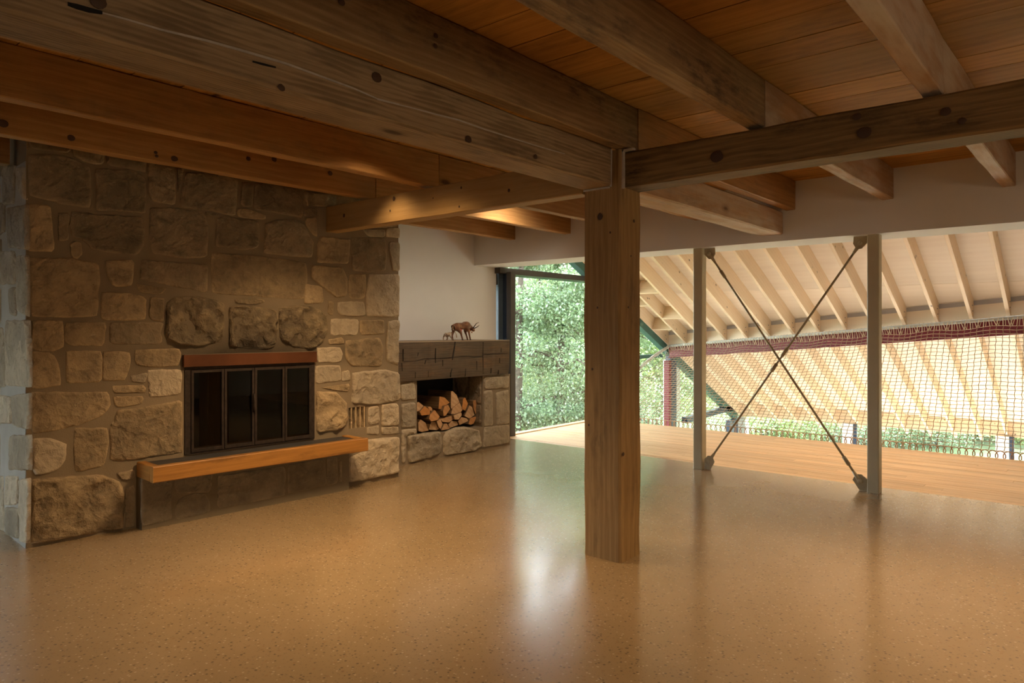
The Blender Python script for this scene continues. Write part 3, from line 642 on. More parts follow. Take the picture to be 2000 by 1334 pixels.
# zoom frames in which the outlines were read (offset x, offset y, scale)
ZA = (0, 260, 3.336); ZB = (400, 320, 3.9225); ZC = (0, 640, 3.032); ZD = (400, 620, 3.51); ZE = (760, 500, 3.175); ZF = (800, 600, 5.13); ZH = (250, 820, 5.56)
def px(z, pts): return [(z[0]+x/z[2], z[1]+y/z[2]) for x, y in pts]
T, G, Pl, K, Dk = 'st_tan', 'st_grey', 'st_pale', 'st_soot', 'st_dark'
front = [
 (ZA, G, .004, [(190,0),(330,0),(455,40),(452,130),(300,112),(188,100)]),
 (ZA, G, .004, [(188,140),(400,145),(520,190),(590,235),(585,485),(400,455),(190,405)]),
 (ZA, G, .004, [(475,20),(690,30),(680,150),(675,205),(560,190),(475,140)]),
 (ZA, G, .004, [(710,40),(950,60),(948,190),(950,255),(830,230),(695,205)]),
 (ZA, G, .005, [(625,235),(830,240),(945,285),(945,520),(850,510),(625,505)]),
 (ZA, G, .006, [(965,195),(1120,215),(1145,300),(1140,470),(990,435),(965,390)]),
 (ZA, G, .005, [(1150,225),(1195,235),(1160,380)]),
 (ZA, G, .004, [(970,60),(1280,80),(1300,240),(1120,205),(965,180)]),
 (ZA, G, .006, [(1210,260),(1420,260),(1550,300),(1530,540),(1350,500),(1170,480),(1185,370)]),
 (ZA, T, .004, [(190,465),(330,475),(352,770),(190,770)]),
 (ZA, G, .003, [(375,525),(450,525),(440,700),(380,700)]),
 (ZA, G, .004, [(470,505),(640,535),(920,545),(938,640),(930,730),(890,795),(600,760),(560,700),(470,680),(460,600)]),
 (ZA, T, .004, [(455,730),(490,705),(530,720),(535,790),(500,822),(460,790)]),
 (ZA, G, .005, [(985,490),(1150,490),(1330,520),(1358,620),(1345,805),(1220,815),(1000,785),(975,700)]),
 (ZA, T, .004, [(200,815),(480,820),(640,850),(645,900),(630,1190),(420,1200),(205,1190)]),
 (ZA, T, .008, [(685,830),(870,830),(865,990),(740,1000),(690,900)]),
 (ZA, G, .004, [(925,830),(1350,860),(1345,1035),(1100,990),(915,950)]),
 (ZA, T, .004, [(885,985),(1080,1010),(1060,1050),(910,1040)]),
 (ZA, T, .004, [(660,1040),(890,1050),(950,1075),(945,1215),(660,1220)]),
 (ZA, T, .008, [(975,1070),(1070,1075),(1065,1230),(970,1210)]),
 (ZB, G, .005, [(330,40),(560,60),(750,110),(740,180),(500,140),(300,120)]),
 (ZB, G, .010, [(285,150),(375,150),(360,335),(275,325)]),
 (ZB, G, .005, [(385,150),(500,150),(735,195),(755,300),(740,415),(560,375),(375,345)]),
 (ZB, T, .005, [(255,345),(350,350),(470,395),(460,430),(330,420),(250,400)]),
 (ZB, G, .004, [(5,367),(110,390),(90,412),(5,402)]),
 (ZB, K, .016, [(765,215),(1000,240),(1000,320),(900,328),(770,322)]),
 (ZB, G, .004, [(760,340),(868,345),(868,405),(758,400)]),
 (ZB, G, .006, [(1020,180),(1480,230),(1480,480),(1035,500)]),
 (ZB, G, .006, [(780,60),(1000,100),(1000,225),(770,200)]),
 (ZB, G, .006, [(90,425),(150,405),(330,430),(415,445),(410,640),(300,660),(85,630)]),
 (ZB, G, .010, [(465,460),(560,430),(680,425),(760,470),(830,600),(820,715),(700,710),(455,680)]),
 (ZB, T, .005, [(775,415),(855,410),(860,560),(820,530),(770,460)]),
 (ZB, T, .004, [(60,685),(300,700),(620,735),(770,760),(780,900),(755,1040),(640,1030),(400,1010),(60,990)]),
 (ZB, T, .004, [(885,560),(1110,580),(1100,765),(860,755),(865,620)]),
 (ZB, G, .005, [(1125,565),(1380,570),(1390,650),(1385,815),(1250,825),(1130,810)]),
 (ZB, Pl, .008, [(1415,600),(1490,600),(1490,820),(1440,820),(1410,640)]),
 (ZB, Pl, .004, [(1210,500),(1380,505),(1375,560),(1250,555)]),
 (ZB, Pl, .004, [(1395,490),(1490,490),(1490,565),(1390,560)]),
 (ZB, T, .010, [(820,775),(950,790),(1050,795),(1090,880),(1085,1010),(1010,1025),(900,940),(815,880)]),
 (ZB, T, .006, [(1110,845),(1230,845),(1225,1030),(1110,1030),(1100,930)]),
 (ZB, Pl, .009, [(1255,850),(1490,850),(1485,1170),(1240,1165),(1240,1000)]),
 (ZB, T, .010, [(765,920),(895,945),(910,1060),(760,1070)]),
 (ZB, T, .005, [(945,1050),(985,1060),(975,1160),(940,1150)]),
 (ZB, Pl, .010, [(1020,1060),(1220,1055),(1225,1165),(1050,1165),(1015,1130)]),
 (ZB, Pl, .004, [(965,1190),(1175,1190),(1170,1310),(965,1315)]),
 (ZB, T, .004, [(1190,1200),(1370,1195),(1375,1300),(1195,1310)]),
 (ZB, K, .006, [(230,1040),(440,1035),(465,1058),(400,1075),(240,1072)]),
 (None, K, .042, [(327,592),(345,582),(375,579),(410,584),(438,593),(436,640),(432,666),(396,676),(346,672),(323,660)]),
 (None, K, .048, [(448,600),(470,597),(507,600),(537.7,605.5),(540,640),(538,674),(525,681),(490,680),(447,677)]),
 (None, K, .042, [(545,603),(570,599),(599,598),(622,605),(636,616),(639,646),(625,674),(600,681),(571,676),(547,662)]),
 (ZC, T, .005, [(188,-40),(370,-40),(383,110),(310,140),(188,130)]),
 (ZC, T, .006, [(190,142),(310,152),(345,230),(360,340),(190,360)]),
 (ZC, T, .004, [(395,-30),(620,-30),(625,0),(615,105),(390,100),(382,50)]),
 (ZC, G, .004, [(655,-30),(970,-30),(945,20),(960,75),(935,98),(650,95)]),
 (ZC, T, .004, [(395,140),(600,140),(600,320),(395,325)]),
 (ZC, T, .004, [(612,140),(765,145),(775,200),(740,310),(610,318)]),
 (ZC, T, .004, [(800,130),(1060,125),(1070,150),(1055,225),(920,235),(805,220)]),
 (ZC, Pl, .003, [(775,285),(870,265),(860,325),(780,320)]),
 (ZC, Pl, .004, [(875,250),(1072,250),(1072,395),(1000,400),(880,410)]),
 (ZC, T, .004, [(670,340),(860,345),(855,385),(670,385)]),
 (ZC, T, .005, [(670,410),(850,405),(840,450),(690,475)]),
 (ZC, T, .005, [(190,385),(640,380),(650,470),(590,530),(450,580),(300,610),(188,625)]),
 (ZC, Pl, .010, [(190,660),(300,655),(390,690),(380,790),(330,850),(200,870)]),
 (ZC, T, .005, [(440,595),(635,595),(640,680),(615,820),(440,850)]),
 (ZC, T, .010, [(700,490),(880,470),(1075,430),(1075,740),(900,760),(700,790),(655,780),(655,600)]),
 (ZC, T, .030, [(190,900),(600,870),(710,920),(735,1000),(725,1185),(400,1240),(190,1282)]),
 (ZC, G, .008, [(740,960),(796,930),(796,1180),(745,1185)]),
 (ZC, G, .008, [(690,860),(795,840),(795,890),(720,905)]),
 (ZD, Pl, .010, [(1255,30),(1330,20),(1330,100),(1325,325),(1250,300),(1245,150)]),
 (ZD, T, .006, [(850,150),(940,135),(955,180),(850,185)]),
 (ZD, T, .012, [(965,160),(1200,140),(1220,200),(1210,330),(1000,330),(965,280)]),
 (ZD, Pl, .005, [(768,210),(930,205),(945,250),(930,305),(775,310)]),
 (ZD, Pl, .005, [(760,335),(930,330),(930,435),(860,440),(765,455)]),
 (ZD, Pl, .006, [(940,375),(985,360),(995,430),(940,435)]),
 (ZD, Pl, .018, [(1015,380),(1235,360),(1330,380),(1335,560),(1200,595),(1010,590)]),
 (ZD, T, .006, [(800,480),(990,450),(990,510),(900,500)]),
 (ZD, T, .022, [(765,510),(900,515),(970,590),(970,740),(880,775),(765,790)]),
 (ZD, Pl, .005, [(1120,620),(1190,605),(1195,720),(1120,740)]),
 (ZD, Pl, .010, [(1215,600),(1325,590),(1325,740),(1210,740)]),
 (ZD, Pl, .008, [(1110,755),(1190,740),(1190,800),(1110,800)]),
 (ZD, Pl, .006, [(1215,755),(1325,750),(1325,795),(1215,800)]),
 (ZD, Pl, .026, [(1090,840),(1325,820),(1325,1060),(1150,1100),(985,1130),(990,960),(1090,920)]),
]
for z, mt, rough, pts in front:
    stone(fire, [on_face(x, y) for x, y in (px(z, pts) if z else pts)], face_place, M[mt], h=.007+min(rough, .024)*.8, rough=rough)
side = [
 (ZA, Pl, .010, [(30,220),(110,215),(100,460),(30,470)]), (ZA, Pl, .008, [(118,230),(168,222),(170,440),(112,330)]),
 (ZA, Pl, .010, [(-60,450),(40,460),(40,640),(-60,700)]), (ZA, Pl, .010, [(60,490),(180,470),(182,760),(60,740)]),
 (ZA, Pl, .010, [(-60,780),(100,770),(115,840),(110,980),(-60,985)]), (ZA, Pl, .010, [(122,800),(184,800),(188,1190),(125,1160)]),
 (ZA, Pl, .008, [(75,1010),(116,1010),(115,1190),(72,1180)]), (ZA, Pl, .010, [(45,1225),(190,1220),(190,1480),(50,1500)]),
 (ZA, Pl, .010, [(-60,1260),(25,1270),(40,1480),(-60,1500)]),
 (ZC, Pl, .010, [(50,100),(180,60),(182,350),(50,340)]), (ZC, Pl, .010, [(-40,120),(40,110),(40,350),(-40,350)]), (ZC, Pl, .010, [(-40,400),(75,410),(75,565),(-40,565)]),
 (ZC, Pl, .010, [(82,400),(182,390),(178,600),(82,575)]), (ZC, Pl, .010, [(70,640),(182,635),(182,840),(60,840)]),
 (ZC, Pl, .010, [(48,880),(115,880),(115,1040),(45,1050)]), (ZC, Pl, .010, [(124,900),(178,895),(170,1270),(130,1260)]),
 (ZC, Pl, .010, [(42,1065),(115,1070),(118,1245),(42,1225)]), (ZC, Pl, .010, [(-40,880),(25,880),(30,1200),(-40,1180)]),
]
for z, mt, rough, pts in side:
    stone(fire, [on_side(x, y) for x, y in px(z, pts)], side_place, M[mt], h=.014, rough=rough)
zz = .03
while zz < 2.55:                                  # the side away from the picture's edge, laid in rough courses
    hh_ = min(random.uniform(.24, .40), 2.62-zz); dd_ = random.uniform(.66, .74)
    while dd_ < 2.45:
        ll_ = random.uniform(.28, .52)
        stone(fire, [(dd_+random.uniform(0, .02), zz+random.uniform(0, .02)), (dd_+ll_*.5, zz+random.uniform(-.01, .015)), (dd_+ll_-.03, zz+random.uniform(0, .02)), (dd_+ll_-.02, zz+hh_*.5), (dd_+ll_-.03, zz+hh_-.03), (dd_+ll_*.5, zz+hh_-.025), (dd_+.01, zz+hh_-.035)], side_place, M[Pl], h=.014, rough=.010)
        dd_ += ll_+.01
    zz += hh_
# mortar core with the fire opening and the vent cut out
o0, o1 = on_face(359, 700), on_face(613, 870)
ox0, ox1 = on_face(360, 800)[0], on_face(613, 800)[0]; oz0, oz1 = .50, 1.30
vx0, vx1 = on_face(681, 810)[0], on_face(715, 810)[0]; vz1, vz0 = on_face(697, 795)[1], on_face(697, 836)[1]
def grid_wall(m, x0, x1, z0, z1, y0, y1, holes):
    xs = sorted({x0, x1, *[h[0] for h in holes], *[h[1] for h in holes]}); zs = sorted({z0, z1, *[h[2] for h in holes], *[h[3] for h in holes]})
    for a, b in zip(xs[:-1], xs[1:]):
        for c, d in zip(zs[:-1], zs[1:]):
            cx, cz = (a+b)/2, (c+d)/2
            if not any(h[0] < cx < h[1] and h[2] < cz < h[3] for h in holes): m.box((a, y0, c), (b, y1, d))
m = MB(); grid_wall(m, 0, FL, 0, 2.938, 0, .40, [(ox0, ox1, oz0, oz1), (vx0, vx1, vz0, vz1)]); m.box((0, .40, 0), (FL, 1.10, 2.938)); m.box((0, 1.1, 0), (.5, 2.6, 2.938))
me = pymesh('mortar_core', m.v, m.f); me.transform(FM); link('mortar_core', me, M['mortar'], fire)
M['mortar_pale'] = mortar_mat('mortar_pale', (.44, .40, .34))
def fbox(name, a, b, mat, parent=fire):
    m = MB(); m.box(a, b); me = pymesh(name, m.v, m.f); me.transform(FM); return link(name, me, mat, parent)
fbox('mortar_side', (-.004, .004, 0), (0, 2.6, 2.65), M['mortar_pale'])
fbox('firebox_lining', (ox0+.002, .30, oz0), (ox1-.002, .399, oz1), M['soot'])
fbox('vent_lining', (vx0, .2, vz0), (vx1, .3, vz1), M['soot'])
for k in range(4):
    x = vx0+(vx1-vx0)*(k+.62)/4+.004
    fbox('vent_brick', (x-.008, .004, vz0), (x+.007, .10, vz1), M['st_tan'])
# iron doors: frame, four leaves with panes, copper lintel
lz1 = on_face(480, 690)[1]; lz0 = on_face(480, 713)[1]
lx0, lx1 = on_face(356, 700)[0], on_face(615, 700)[0]
fbox('lintel', (lx0, -.035, lz0+.004), (lx1, .10, lz1), M['lintel'])
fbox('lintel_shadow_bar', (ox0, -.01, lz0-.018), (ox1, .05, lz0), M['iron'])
fbox('lintel_bed', (lx0+.02, -.004, lz1), (lx1-.02, .1, oz1), M['mortar_dark'])
dz0, dz1 = .515, lz0-.022
fr = fbox('door_frame', (ox0, -.012, dz0-.012), (ox0+.045, .05, dz1), M['iron']); fbox('door_frame', (ox1-.035, -.012, dz0-.012), (ox1, .05, dz1), M['iron'])
fbox('door_frame', (ox0+.045, -.012, dz0-.014), (ox1-.035, .05, dz0), M['iron'])
xs = [on_face(q, 800)[0] for q in (371, 436, 495, 554, 606)]
for a, b in zip(xs[:-1], xs[1:]):
    m = MB(); t = .022
    m.box((a+.003, -.022, dz0+.002), (a+t, .0, dz1-.002)); m.box((b-t, -.022, dz0+.002), (b-.003, .0, dz1-.002))
    m.box((a+t, -.02, dz0+.002), (b-t, 0, dz0+.03)); m.box((a+t, -.02, dz1-.024), (b-t, 0, dz1-.002))
    me = pymesh('door_leaf', m.v, m.f); me.transform(FM); leaf = link('door_leaf', me, M['iron'], fire)
    fbox('pane', (a+t, -.010, dz0+.03), (b-t, -.006, dz1-.024), M['smoked'], leaf)
x = xs[2]; m = MB(); m.tube([FM @ Vector((x-.008, -.022, .80)), FM @ Vector((x-.012, -.045, .82)), FM @ Vector((x-.012, -.045, .93)), FM @ Vector((x-.008, -.022, .95))], .008, 8); m.obj('door_handle', M['iron'], fire, smooth=True)
# hearth: stones below the bench
hx0, hx1 = on_face(266, 1000)[0], on_face(668, 930)[0]
fbox('hearth_base', (hx0, -.115, 0), (hx1, 0, .40), M['mortar_dark'])
def on_hearth(x, y):
    r = ray(x, y); q0 = FA-fn*.115; t = (q0-O).dot(fn)/r.dot(fn); q = FMi @ (O+r*t); return (q.x, q.z)
def hearth_place(a, b, out): return FM @ Vector((a, -.115-out, b))
for z, pts in ((ZH, [(155,640),(465,600),(470,1075),(380,1100),(180,1160),(150,1150)]), (ZH, [(515,1060),(520,960),(570,850),(680,810),(830,805),(880,900),(890,1000),(540,1080)]), (ZH, [(500,600),(910,560),(900,770),(860,790),(700,780),(515,800)]),
               (ZH, [(960,560),(1390,500),(1395,900),(1150,950),(960,985)]), (ZD, [(95,1090),(545,1020),(550,1100),(545,1222),(90,1305)]) , (ZD, [(575,1010),(820,970),(830,1150),(570,1205)]), (ZD, [(840,960),(905,950),(908,1135),(835,1155)]), (ZD, [(922,985),(938,980),(938,1125),(922,1130)])):
    if pts[0] == (960, 560): continue
    pts = px(z, pts); pp = []
    for x, y in pts:
        a, b = on_hearth(x, y); pp.append((min(a, hx1-.01), min(max(b, .035), .395)))
    stone(fire, pp, hearth_place, M[Dk], h=.006, rough=.006)
# bench on the hearth: timber rim around a slate top
bx0, bx1 = on_face(265, 903)[0], on_face(265, 903)[0]+1.87
bench = root('hearth_bench', FM @ Vector((bx0, -.33, .385)), frz, 'long low wooden hearth bench with dark slate top, below the fireplace doors', 'bench')
def bbox(name, a, b, mat): return fbox(name, a, b, mat, bench)
by = -.345
A = FM @ Vector((bx0, by+.035, .443)); B = FM @ Vector((bx1, by+.035, .443))
timber('front_board', A, B, .07, .118, M['bench'], bench, wav=.003, cham=.006)
for x in (bx0+.032, bx1-.032):
    timber('end_board', FM @ Vector((x, by+.072, .443)), FM @ Vector((x, -.022, .443)), .064, .114, M['bench'], bench, wav=.002, cham=.005)
bbox('slate_top', (bx0+.066, by+.072, .40), (bx1-.066, -.022, .490), M['slate'])

# ================================================================== FIREWOOD NICHE AND MANTEL
NVY = 5.945
niche = root('firewood_niche', (4.72, NVY, 0), label='low stone surround with an open firewood niche, right of the chimney', cat='niche')
n0, n1, nz0, nz1 = 5.365, 6.455, .30, .918
m = MB()
for a, b in (((4.72, NVY, 0), (n0, 6.59, nz1)), ((n1, NVY, 0), (6.985, 6.59, nz1)), ((n0, NVY, 0), (n1, 6.59, nz0-.015)), ((n0, 6.5, nz0-.015), (n1, 6.59, nz1))): m.box(a, b)
m.obj('mortar_core', M['mortar_niche'], niche)
MB().box((n0, 6.47, nz0-.01), (n1, 6.499, nz1)).obj('dark_back', M['soot'], niche)  # near-black panel behind the logs
def on_niche(x, y): q = on_v(x, y, NVY); return (q.x, min(q.z, .908))
def niche_place(a, b, out): return Vector((a, NVY-out, b))
for mt, rough, pts in ((Pl,.006,[(70,800),(150,780),(162,830),(162,885),(75,895)]), (Pl,.006,[(75,920),(162,910),(158,1000),(163,1060),(75,1060)]), (Pl,.006,[(75,1078),(168,1072),(165,1098),(105,1108),(95,1280),(76,1285)]),
    (Pl,.022,[(110,1115),(310,1090),(320,1110),(320,1220),(250,1250),(120,1280)]), (Pl,.024,[(335,1130),(350,1095),(420,1062),(480,1062),(555,1085),(568,1180),(530,1205),(340,1236)]),
    (Pl,.006,[(590,1062),(742,1047),(742,1155),(578,1190)]), (Pl,.008,[(588,840),(638,832),(638,1050),(588,1055)]), (Pl,.010,[(660,850),(738,830),(738,1040),(668,1048)]), (Pl,.006,[(588,752),(738,742),(738,815),(592,825)])):
    stone(niche, [on_niche(x, y) for x, y in px(ZE, pts)], niche_place, M[mt], h=.012+rough*.7, rough=rough)
# stones of the inner right cheek
for z0, z1, y0, y1 in ((.33, .55, 5.97, 6.22), (.33, .60, 6.24, 6.46), (.58, .90, 5.97, 6.18), (.62, .90, 6.20, 6.46)):
    stone(niche, [(y0, z0), (y1, z0), (y1, z1), (y0, z1)], lambda a, b, out: Vector((n1-out, a, b)), M[G], h=.014, rough=.010)
# mantel
man = root('mantel_beam', (4.73, 5.9, .925), label='dark axe-hewn mantel beam on top of the firewood niche', cat='mantel')
nx, nz_ = 46, 10; vs_, fs = [], []
for i in range(nx+1):
    for j in range(nz_+1):
        a, b = i/nx, j/nz_; x = 4.73+(6.93-4.73)*a-(.035*(1-b) if i == nx else 0); z = .925+(1.352-.925)*b
        e = noise.noise(Vector((x*5, z*6, 2.2)))*.010 + (noise.noise(Vector((x*14, z*3, 7.7))))*.005
        if j in (0, nz_): e += .006
        vs_.append((x, 5.90+e, z))
k = len(vs_)
for i in range(nx+1):
    for j in range(nz_+1): vs_.append((vs_[i*(nz_+1)+j][0], 6.59, vs_[i*(nz_+1)+j][2]))
def gi(i, j): return i*(nz_+1)+j
for i in range(nx):
    for j in range(nz_):
        fs.append((gi(i,j), gi(i+1,j), gi(i+1,j+1), gi(i,j+1)))
    fs += [(gi(i,nz_), gi(i+1,nz_), gi(i+1,nz_)+k, gi(i,nz_)+k), (gi(i+1,0), gi(i,0), gi(i,0)+k, gi(i+1,0)+k)]
for j in range(nz_): fs += [(gi(nx,j), gi(nx,j)+k, gi(nx,j+1)+k, gi(nx,j+1)), (gi(0,j+1), gi(0,j+1)+k, gi(0,j)+k, gi(0,j))]
fix(link('beam', pymesh('beam', vs_, fs), M['mantel'], man))
MB().box((4.73, 5.905, 1.353), (6.93, 6.59, 1.362)).obj('top_board', M['mantel_top'], man)
M['cut_dark'] = plain('cut_dark', (.028, .020, .014), .9)
# axe cuts and checks in the mantel's face
def zf(*p): return px(ZF, p)
for pts, w in ((zf((460,345),(452,400),(440,470),(430,530)), .03), (zf((90,455),(82,490)), .02), (zf((165,530),(155,570)), .03), (zf((265,410),(262,480),(262,560)), .018), (zf((335,530),(335,590)), .014), (zf((428,615),(415,660),(415,700)), .02), (zf((565,615),(560,690)), .016), (zf((675,540),(675,630)), .012), (zf((740,350),(738,480),(740,600),(738,670)), .010),
               (zf((905,510),(905,560)), .02), (zf((920,410),(918,450)), .014), (zf((190,640),(188,700)), .012), (zf((820,610),(818,660)), .010), (zf((895,630),(892,670)), .012), (zf((-60,420),(-62,540)), .016), (zf((-75,560),(-70,640)), .012), (zf((60,650),(60,710)), .012)):
    q = [on_v(x, y, 5.893) for x, y in pts]; v2, f2 = [], []
    for i, p in enumerate(q):
        ww = w*(.25 if i in (0, len(q)-1) else .6); v2 += [p-Vector((ww/2, 0, 0)), p+Vector((ww/2, 0, 0))]
    n = len(v2); v2 += [p+Vector((0, .03, 0)) for p in v2]
    for i in range(len(q)-1): a = 2*i; f2 += [(a, a+1, a+3, a+2), (a, a+2, a+2+n, a+n), (a+1, a+1+n, a+3+n, a+3)]
    fix(link('axe_cut', pymesh('axe_cut', v2, f2), M['cut_dark'], man))
for pts in (zf((585,490),(650,498),(740,490)), zf((745,470),(820,468),(920,465),(990,460)), zf((-60,545),(60,540),(150,515),(400,505),(580,490))):
    q = [on_v(x, y, 5.893) for x, y in pts]; v2 = []; f2 = []
    for p in q: v2 += [p-Vector((0, 0, .002)), p+Vector((0, 0, .002))]
    n = len(v2); v2 += [p+Vector((0, .03, 0)) for p in v2]
    for i in range(len(q)-1): a = 2*i; f2 += [(a, a+1, a+3, a+2), (a, a+2, a+2+n, a+n), (a+1, a+1+n, a+3+n, a+3)]
    fix(link('check', pymesh('check', v2, f2), M['cut_dark'], man))

# firewood, log by log
logs = [
 ([(55,965),(90,950),(135,985),(110,1035),(65,1045)], 'small split log at the left edge of the pile, beside the niche cheek'),
 ([(100,1050),(150,992),(205,1030),(200,1075),(120,1085)], 'pale wedge log second from the left in the middle layer'),
 ([(180,1000),(205,995),(225,1015),(222,1040),(205,1035)], 'tiny log end showing between the pale wedges under the long top log'),
 ([(290,1000),(300,895),(350,905),(398,955),(360,985),(320,1020),(290,1020)], 'long thick split log lying on top left, bark side up'),
 ([(205,1075),(250,1030),(300,1095),(280,1130),(215,1145),(195,1120)], 'greyish pale log with bark fringe in the middle of the left half'),
 ([(335,1040),(350,990),(385,980),(405,1020),(360,1085),(340,1090)], 'small log wedged under the long top log, left of the tallest one'),
 ([(412,1000),(415,845),(430,840),(470,880),(497,950),(420,1020)], 'tallest split log, its upright quarter end crowning the pile'),
 ([(415,1070),(430,1010),(500,955),(530,1030),(490,1070)], 'triangular log end directly below the tallest log'),
 ([(525,1020),(535,920),(555,905),(583,965),(555,1035)], 'narrow upright log right of the tallest one'),
 ([(635,940),(680,920),(730,950),(725,1000),(660,1070),(640,1010)], 'orange rounded log at the upper right of the pile'),
 ([(550,1090),(600,985),(625,1000),(648,1080),(600,1118)], 'triangular orange log left of and below the rounded one'),
 ([(440,1085),(515,1055),(522,1080),(490,1125),(450,1125)], 'half-hidden log in the centre, below the triangular end'),
 ([(305,1120),(440,1082),(440,1120),(390,1155),(330,1150)], 'wide flat half-round log in the centre of the pile'),
 ([(390,1180),(420,1140),(470,1145),(485,1180),(400,1210)], 'grey half-round log in the bottom row at the centre'),
 ([(485,1140),(520,1100),(575,1115),(585,1140),(500,1180)], 'flat grey log in the bottom row right of centre'),
 ([(590,1170),(605,1115),(660,1095),(665,1110),(640,1165),(610,1178)], 'small log at the bottom right end of the pile'),
 ([(90,1240),(85,1160),(110,1125),(160,1160),(188,1235),(120,1250)], 'dark log in the bottom left corner of the niche'),
 ([(190,1225),(215,1150),(270,1148),(295,1215),(270,1232)], 'bright orange log second in the bottom row'),
 ([(270,1140),(305,1120),(328,1170),(310,1220),(290,1200)], 'narrow orange log third in the bottom row'),
 ([(315,1235),(345,1170),(370,1165),(403,1220),(370,1243)], 'orange triangular log fourth in the bottom row, lowest of all'),
]
for i, (pts, lab) in enumerate(logs):
    vv = 6.02+random.uniform(-.03, .05); P = [on_v(x, y, vv) for x, y in px(ZF, pts)]
    c = sum(P, Vector())/len(P)
    for p in P: p.z = max(p.z, nz0+.003)
    r = root('firewood_log', (c.x, vv, min(p.z for p in P)), label=lab, cat='log', group='split logs in the stone niche')
    L = min(6.46-vv, random.uniform(.36, .44)); n = len(P); m = MB(); tl = random.uniform(-.03, .02) if i in (3, 6) else random.uniform(-.01, .01)
    back = [Vector((c.x+(p.x-c.x)*.96+tl*.3, vv+L, max(nz0+.002, c.z+(p.z-c.z)*.96))) for p in P]
    mid = [(a+b)/2+Vector((random.uniform(-.006, .006), 0, random.uniform(-.002, .006))) for a, b in zip(P, back)]
    f = []
    for k in range(n):
        j = (k+1) % n; f += [(k, j, n+j, n+k), (n+k, n+j, 2*n+j, 2*n+k)]
    f.append(tuple(range(2*n, 3*n))); m.add(P+mid+back, f); fix(m.obj('split_side', M['logside'], r))
    fc = [p.copy() for p in P]; m = MB(); m.prism([p-Vector((0, .003, 0)) for p in fc], (0, .003, 0)); fix(m.obj('cut_end', M['end_grain'], r))

# ================================================================== CATTLE FIGURINES
def skin_fig(name, verts, edges, radii, mat, parent, rootv=0, sub=2):
    me = bpy.data.meshes.new(name); me.from_pydata(verts, edges, []); o = link(name, me, mat, parent)
    md = o.modifiers.new('skin', 'SKIN'); md.use_smooth_shade = True
    sv = me.skin_vertices[0].data
    for i, r in enumerate(radii): sv[i].radius = r if isinstance(r, tuple) else (r, r)
    for i in range(len(verts)): sv[i].use_root = (i == rootv)
    o.modifiers.new('sub', 'SUBSURF').levels = sub; o.modifiers['sub'].render_levels = sub
    return o
def cow_mat(name, c1, c2, c3):
    t = NT(name); f = t.noise(t.coords(), 16, 3)
    t.set(base=t.mix(t.ramp(f, [(.45, 0.), (.6, 1.)]), c1, t.mix(.5, c2, c3)), rough=.35, spec=.5); return t.m
M['cow'] = cow_mat('cow_brown', (.15, .06, .03), (.24, .11, .05), (.3, .14, .07))
M['cow_leg'] = plain('cow_leg', (.50, .34, .20), .4, var=.2)
M['calf'] = cow_mat('calf_patch', (.50, .38, .26), (.10, .05, .03), (.16, .09, .05))
M['udder'] = plain('udder_red', (.50, .06, .03), .4)
M['garland'] = plain('garland_orange', (.65, .20, .08), .6)
M['horn'] = plain('horn', (.07, .05, .04), .4)
cz, cv = 1.3625, 6.2
def cp(fx, fz, y=0): return (6.3885+(fx-520)*.00178, cv+y, cz+(332-fz)*.00128)
cow = root('cow_figurine', (6.39, cv, cz), label='brown humped cow figurine with horns standing on the mantel', cat='figurine')
V = [cp(470,197), cp(428,195), cp(416,208), cp(520,194), cp(545,188), cp(541,148), cp(575,200), cp(595,215), cp(615,232), cp(628,242)]
Ed = [(0,1),(1,2),(0,3),(3,4),(4,5),(4,6),(6,7),(7,8),(8,9)]
R = [.047,.047,.040,.050,.048,.026,.036,.028,.022,.014]
legs = [((425,205),(428,250),(418,290),(424,325),.03), ((425,205),(470,255),(478,290),(488,325),-.03), ((545,195),(548,250),(562,290),(572,325),.028), ((545,195),(553,250),(560,290),(568,325),-.028)]
for li, (a, b, c, d, y) in enumerate(legs):
    k = len(V); V += [cp(*b, y), cp(*c, y), cp(*d, y)]; Ed += [(1 if li < 2 else 4, k), (k, k+1), (k+1, k+2)]; R += [.017, .010, .011]
skin_fig('body', V, Ed, R, M['cow'], cow)
for y, pts in ((-.03, ((596,212),(598,186),(594,168),(602,156))), (-.012, ((612,216),(630,208),(643,196),(650,182)))):
    MB().tube([cp(*q, y*(1+i)) for i, q in enumerate(pts)], [.007, .006, .0045, .002], 8).obj('horn', M['horn'], cow, smooth=True)
for y in (.022, -.022): MB().tube([cp(598, 218, y), cp(586, 224, y*1.9), cp(580, 232, y*2.2)], [.006, .010, .003], 8).obj('ear', M['cow'], cow, smooth=True)
m = MB()
m.tube([cp(470, 222, -.012), cp(470, 246, -.012), cp(470, 262, -.012)], [.026, .026, .012], 10); m.obj('udder', M['udder'], cow, smooth=True)
MB().tube([cp(412, 192), cp(407, 215), cp(440, 270), cp(446, 305)], [.006, .004, .004, .007], 8).obj('tail', M['cow_leg'], cow, smooth=True)
m = MB(); pts = [cp(585+14*math.cos(q), 218+26*math.sin(q), .034*math.sin(q*.5)) for q in [2*math.pi*k/14 for k in range(15)]]
m.tube(pts, .010, 8); m.tube([cp(600, 245), cp(600, 262)], [.004, .008], 8); m.obj('garland', M['garland'], cow, smooth=True)
for q in ((424,328,.03), (488,328,-.03), (572,328,.028), (568,328,-.028)):
    p = Vector(cp(*q)); MB().tube([(p.x, p.y, cz-.0005), (p.x, p.y, cz+.012)], [.013, .011], 10).obj('hoof', M['horn'], cow, smooth=True)
calf = root('calf_figurine', cp(360, 332), label='small pale spotted calf figurine left of the cow, on the mantel', cat='figurine')
